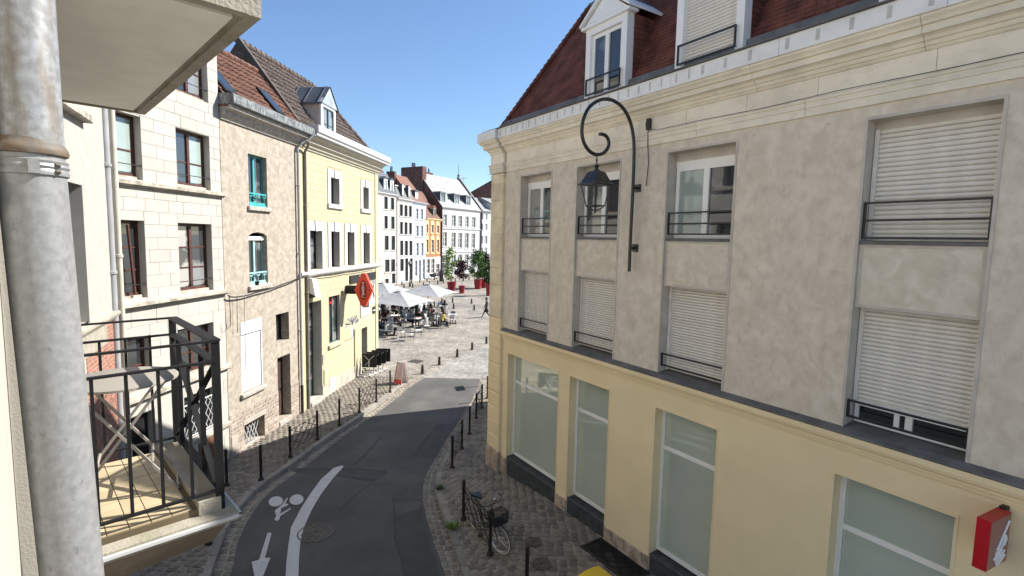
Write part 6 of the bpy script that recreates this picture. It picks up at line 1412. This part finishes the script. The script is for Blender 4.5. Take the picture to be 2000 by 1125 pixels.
m = MB(); m.add([(-.06,-.2,0),(.06,-.2,0),(.06,.2,0),(-.06,.2,0),(-.04,-.17,.27),(.04,-.17,.27),(.04,.17,.27),(-.04,.17,.27)], [(0,3,2,1),(0,1,5,4),(1,2,6,5),(2,3,7,6),(3,0,4,7),(4,5,6,7)]); m.build('bag_body', black_plastic, t); m = MB(); m.tube([(0,-.1,.26),(0,-.05,.38),(0,.05,.38),(0,.1,.26)], .01, 5); m.build('bag_handle', black_plastic, t)
def seated_mesh(name, shirt, trous, skm, lean=.0, arm=0):
    J = [(0,-.06,.56,(.15,.12)),(0,-.08+lean*.1,.72,(.14,.10)),(0,-.07+lean*.3,.92,(.165,.11)),(0,-.06+lean*.4,1.03,(.12,.085)),(0,-.04+lean*.45,1.10,.052),(0,-.02+lean*.5,1.165,.066),(0,-.01+lean*.5,1.23,(.077,.088)),(0,-.02+lean*.5,1.29,(.06,.07)),
         (.10,-.0,.53,.095),(.12,.36,.52,.07),(.12,.40,.12,.045),(.12,.50,.05,.035),(-.10,0,.53,.095),(-.13,.36,.52,.07),(-.13,.36,.12,.045),(-.13,.46,.05,.035),
         (.20,-.05+lean*.38,1.0,.06),(.25,.06+lean*.3,.78,.043),(.14,.30,.78,.033),(.11,.36,.79,(.03,.034)),(-.20,-.05+lean*.38,1.0,.06),(-.25,.05+lean*.3,.78,.043),(-.13,.29,.78 if not arm else .95,.033),(-.09,.35,.79 if not arm else 1.05,(.03,.034))]
    E_ = [(0,1),(1,2),(2,3),(3,4),(4,5),(5,6),(6,7),(0,8),(8,9),(9,10),(10,11),(0,12),(12,13),(13,14),(14,15),(3,16),(16,17),(17,18),(18,19),(3,20),(20,21),(21,22),(22,23)]
    def rule(c):
        if c.z > 1.075: return 0
        if c.y > .2 and c.z > .68: return 0
        if c.z < .08: return 3
        if c.z < .60: return 2
        return 1
    return skin_mesh(name, J, E_, [skm, shirt, trous, black_plastic], rule, 1)
cl = lambda n, c: M('cloth_'+n, c, v=.15, r=.85)
C_black, C_navy, C_yellow, C_white, C_red, C_grey, C_blue = cl('black', (.015,.015,.017)), cl('navy', (.02,.025,.05)), cl('yellow', (.62,.50,.12)), cl('white', (.65,.65,.66)), cl('wine', (.09,.02,.025)), cl('grey', (.12,.12,.12)), cl('blue', (.15,.22,.32))
SEAT = {'black': seated_mesh('person', C_black, C_black, skin_m, .2), 'navy': seated_mesh('person', C_navy, C_black, skin_m, .0, 1), 'yellow': seated_mesh('person', C_yellow, C_black, skin_m, .3), 'white': seated_mesh('person', C_white, C_navy, skin_m, .2), 'red': seated_mesh('person', C_red, C_black, skin_dark, .1), 'grey': seated_mesh('person', C_grey, C_navy, skin_m, .35, 1), 'blue': seated_mesh('person', C_blue, C_black, skin_m, .15)}
LEANV = {'black':.2,'navy':0,'yellow':.3,'white':.2,'red':.1,'grey':.35,'blue':.15}
def sit(kind, x, y, rz, label, hm=None):
    o = link('person', SEAT[kind]); o.location = (x, y, -.02); o.rotation_euler = (0,0,rz); tag(o, label, 'person', 'people seated on the terrace')
    head_parts(o, (0,-.015+LEANV[kind]*.5,1.235), (0,1), hm or random.choice([hair_m, hair_brown, hair_m]), skin_m, random.random() < .5)
    m = MB(); hand(m, (.11,.375,.79), (-.4,1,0), 1, .008, .065); m.build('fingers', skin_m, o)
WHERE = ['under the middle of the nearest parasol','left under the nearest parasol, by the yellow house','under the right-hand parasol','at the right end of the terrace','behind the nearest parasol pole','at the back of the terrace, left','at the back of the terrace, middle','at the front edge, left of the pole','in the back row under the rear parasol','between the two front parasols']
TABLES = [(772,634),(745,640),(826,624),(884,632),(797,622),(752,617),(786,606),(762,655),(738,622),(852,636),(812,640),(775,620),(866,613),(838,610)]
TABLES.sort(key=lambda t_: -t_[1])
kinds = ['black','navy','white','red','grey','black','blue','navy','black','grey','black','red','navy','black']
pi_ = 0
for i, (u, v) in enumerate(TABLES):
    p = on_pav(u, v); rz = rad(random.uniform(-20, 25)); put_table(p[0], p[1], rz, f'pale cafe table, {ORD[i] if i < 12 else str(i+1)+"th"} nearest to the street on the terrace')
    for k in range(4):
        if random.random() < .12: continue
        a = rz+math.pi/2*k+rad(random.uniform(-8, 8)); r = .62+random.uniform(0,.12); x, y = p[0]+r*math.cos(a), p[1]+r*math.sin(a); face = a+math.pi/2
        kk = 0 if (k+i) % 3 else 1; side = ['right','far','left','near'][k]
        put_chair(kk, x, y, face, f'{"pale" if kk == 0 else "grey"} cafe chair on the {side} side of the {ORD[i] if i < 12 else str(i+1)+"th"} nearest terrace table')
        if (u, v) == (884, 632): continue
        if (i*7+k*3) % 5 < 3 and i < 12:
            kd = kinds[pi_ % len(kinds)]; sit(kd, x+.06*math.cos(a+math.pi), y+.06*math.sin(a+math.pi), face, f'person in {"dark" if kd in ("black","navy","grey") else ("wine red" if kd == "red" else ("blue grey" if kd == "blue" else kd))} clothes seated on the {side} side of the {ORD[i]} nearest terrace table'); pi_ += 1
for u, v, rz, lb in ((751,657,160,'pale chair in the sun at the left front of the terrace'),(783,661,70,'pale chair at the front edge facing right'),(799,665,75,'nearest pale chair at the front edge of the terrace'),(816,657,15,'pale chair at the front edge turned to the table'),(833,648,20,'pale chair right of the front group')):
    p = on_pav(u, v); put_chair(0, p[0], p[1], rad(rz)-math.pi/2, lb)
p = on_pav(864,641); sit('yellow', p[0], p[1], rad(-60), 'person in a yellow top seated at the right end of the terrace', hair_brown); put_chair(1, p[0]-.03, p[1], rad(-60), 'dark chair under the person in yellow')
def standing(u, v, rz, shirt, label):
    J = [(0,0,.92,(.15,.11)),(0,0,1.12,(.145,.10)),(0,0,1.32,(.165,.11)),(0,0,1.43,(.13,.09)),(0,.01,1.51,.055),(0,.025,1.575,.068),(0,.03,1.64,(.078,.09)),(0,.02,1.70,(.062,.072)),(.10,0,.86,.095),(.11,.02,.48,.065),(.11,-.02,.1,.045),(.11,.1,.045,.036),(-.10,0,.86,.095),(-.11,.02,.48,.065),(-.11,-.02,.1,.045),(-.11,.1,.045,.036),(.20,0,1.40,.062),(.25,0,1.14,.045),(.20,.22,1.08,.034),(.18,.29,1.09,(.03,.034)),(-.20,0,1.40,.062),(-.25,-.02,1.14,.045),(-.2,.2,1.05,.034),(-.17,.27,1.06,(.03,.034))]
    E_ = [(0,1),(1,2),(2,3),(3,4),(4,5),(5,6),(6,7),(0,8),(8,9),(9,10),(10,11),(0,12),(12,13),(13,14),(14,15),(3,16),(16,17),(17,18),(18,19),(3,20),(20,21),(21,22),(22,23)]
    me = skin_mesh('person', J, E_, [skin_m, shirt, C_black, black_plastic], lambda c: 0 if c.z > 1.49 or (c.y > .15 and 1.0 < c.z < 1.2) else (3 if c.z < .08 else (1 if c.z > .9 else 2)), 1)
    o = link('person', me); o.location = on_pav(u, v); o.rotation_euler = (0,0,rz); tag(o, label, 'person'); head_parts(o, (0,.025,1.645), (0,1), hair_m, skin_m)
standing(821,629,rad(60),C_white,'person in a white top standing among the tables'); standing(748,628,rad(-40),C_black,'person in dark clothes standing beside the yellow house corner'); standing(813,630,rad(-50),C_black,'person in black standing beside the person in white')
# ---- planters with trees
def planter(u, v, rt, rb, h, label):
    p = on_pav(u, v); t = thing('planter', label, 'planter', p, 0, 'tall red planters on the square')
    m = MB(); m.lathe([(rb,0),(rt,h-.06),(rt+.03,h-.06),(rt+.03,h),(rt-.03,h),(rt-.05,h-.1)], 16); m.build('pot', planter_red, t, True); m = MB(); m.lathe([(rt-.04,h-.12),(.001,h-.1)], 16); m.build('soil', soil, t); return p
def tree(u, v, base, h, crown, mat, label, n=700, cz=None, trunk=.05, leaf=.13, clumps=14, multi=1):
    p = on_pav(u, v); t = thing('tree', label, 'tree', (p[0], p[1], base)); R = random.Random(u)
    z0 = cz if cz else h*.35; m = MB(); tops = []
    for k in range(multi):
        x, y = (R.uniform(-.25,.25), R.uniform(-.25,.25)) if multi > 1 else (0,0)
        m.tube([(x*.5,y*.5,0),(x,y,z0),(x*1.5+R.uniform(-.1,.1),y*1.5,h*.9)], [trunk,trunk*.7,trunk*.2], 6)
    cen = []
    for k in range(clumps):
        f = (k+.5)/clumps; z = z0+(h-z0)*f; rr = crown*(math.sin(math.pi*min(.98,max(.12,f*.85+.12)))**.7); a = R.uniform(0,6.28); d = rr*R.uniform(.35,.85); c = (d*math.cos(a), d*math.sin(a), z); cen.append(c); m.tube([(0,0,max(z0*.8,z-.4)),c], [trunk*.4,.008], 5)
    m.build('trunk', bark, t)
    m = MB()
    for i in range(n):
        c = R.choice(cen); s = crown*.36; x, y, z = c[0]+R.gauss(0,s*.55), c[1]+R.gauss(0,s*.55), c[2]+R.gauss(0,s*.5); l = leaf*R.uniform(.6,1.3); a, b = R.uniform(0,6.28), R.uniform(-1.2,.9)
        d = Vector((math.cos(a)*math.cos(b), math.sin(a)*math.cos(b), math.sin(b))); w = d.cross(Vector((R.uniform(-1,1),R.uniform(-1,1),R.uniform(-.3,1)))).normalized()*l*.33; q = Vector((x,y,z))
        m.add([tuple(q), tuple(q+d*l*.5+w), tuple(q+d*l), tuple(q+d*l*.5-w)], [(0,1,2,3)])
    m.build('crown', mat, t); return t
planter(882,571,.58,.40,1.32,'large red planter with the loose yellow green tree'); tree(882,571,1.2,4.3,1.15,leaf_yellow,'loose yellow green young tree in the large red planter',1300,.5,.04,.22,18)
planter(902,573,.40,.29,.95,'smaller red planter with the round purple tree'); tree(902,573,.85,3.05,.9,leaf_purple,'small purple leaved standard tree in the smaller red planter',1900,1.15,.03,.19,18)
planter(933,564.4,.55,.40,1.3,'red planter with the bushy green tree'); tree(933,564.4,1.2,3.9,1.25,leaf_green,'bushy bright green tree in a red planter',2600,.5,.05,.23,24)
planter(945,562.5,.50,.36,1.25,'red planter with the dark purple tree, behind the others'); tree(946,562.5,1.15,3.5,1.05,leaf_purple,'dark purple tree behind the green one, near the corner building',2400,.5,.05,.22,20)
planter(955,577.5,.42,.32,1.55,'nearest red planter beside the corner building edge'); tree(955,577.5,1.45,2.4,.75,leaf_dark,'thin bamboo like plant in the nearest red planter',1300,.2,.015,.24,16,multi=7)
# ---- old lamp post, litter bin and motorcycle before the far houses
p = on_pav(800.7,560); t = thing('street_lamp', 'black lantern lamp post before the far row of houses', 'street lamp', p)
m = MB(); m.lathe([(.16,0),(.14,.5),(.08,.6),(.055,2.6),(.09,2.65),(.05,2.75)], 10); m.build('post', iron, t); m = MB(); m.lathe([(.10,2.75),(.22,3.2),(.30,3.22),(.12,3.5),(.03,3.65)], 4); m.build('lantern', iron, t)
p = on_pav(862,549.5); t = thing('litter_bin', 'dark litter bin on the pavement before the white mansion', 'bin', p); m = MB(); m.lathe([(.35,0),(.3,.9),(.42,1.0),(.3,1.5),(.12,2.2),(.2,2.6)], 8); m.build('bin_body', iron, t)
p = on_pav(846,545); MC = thing('motorcycle', 'dark parked motorcycle before the orange brick house', 'motorcycle', p, rad(40))
for x in (-.65,.65): m = MB(); m.tube([(x+.27*math.cos(2*math.pi*k/18),0,.32+.27*math.sin(2*math.pi*k/18)) for k in range(18)], .06, 6, closed=True); m.build('wheel', black_plastic, MC)
m = MB(); m.prism([(-.55,.45),(-.6,.8),(-.1,.85),(.2,1.0),(.45,.95),(.5,.6),(.2,.3),(-.2,.3)], -.14, .14); m.build('body', iron, MC); m = MB(); m.box((-.7,-.13,.8),(.0,.13,.9)); m.build('saddle', black_plastic, MC); m = MB(); m.tube([(.65,0,.32),(.45,0,1.05),(.4,.35,1.1)], .03, 6); m.tube([(.45,0,1.05),(.4,-.35,1.1)], .03, 6); m.build('handlebar', chrome, MC)

# sign on a post round the corner: only its shadow reaches the asphalt in view
t = thing('sign_post', 'sign post round the building corner whose shadow lies on the asphalt', 'sign', (.15,23.9,0), rad(20))
m = MB(); m.tube([(0,0,0),(0,0,2.5)], .03, 8); m.build('post', zinc, t); m = MB(); m.box((-.02,-.3,2.05),(.0,.3,2.4)); m.build('sign_plate', metal_white, t)
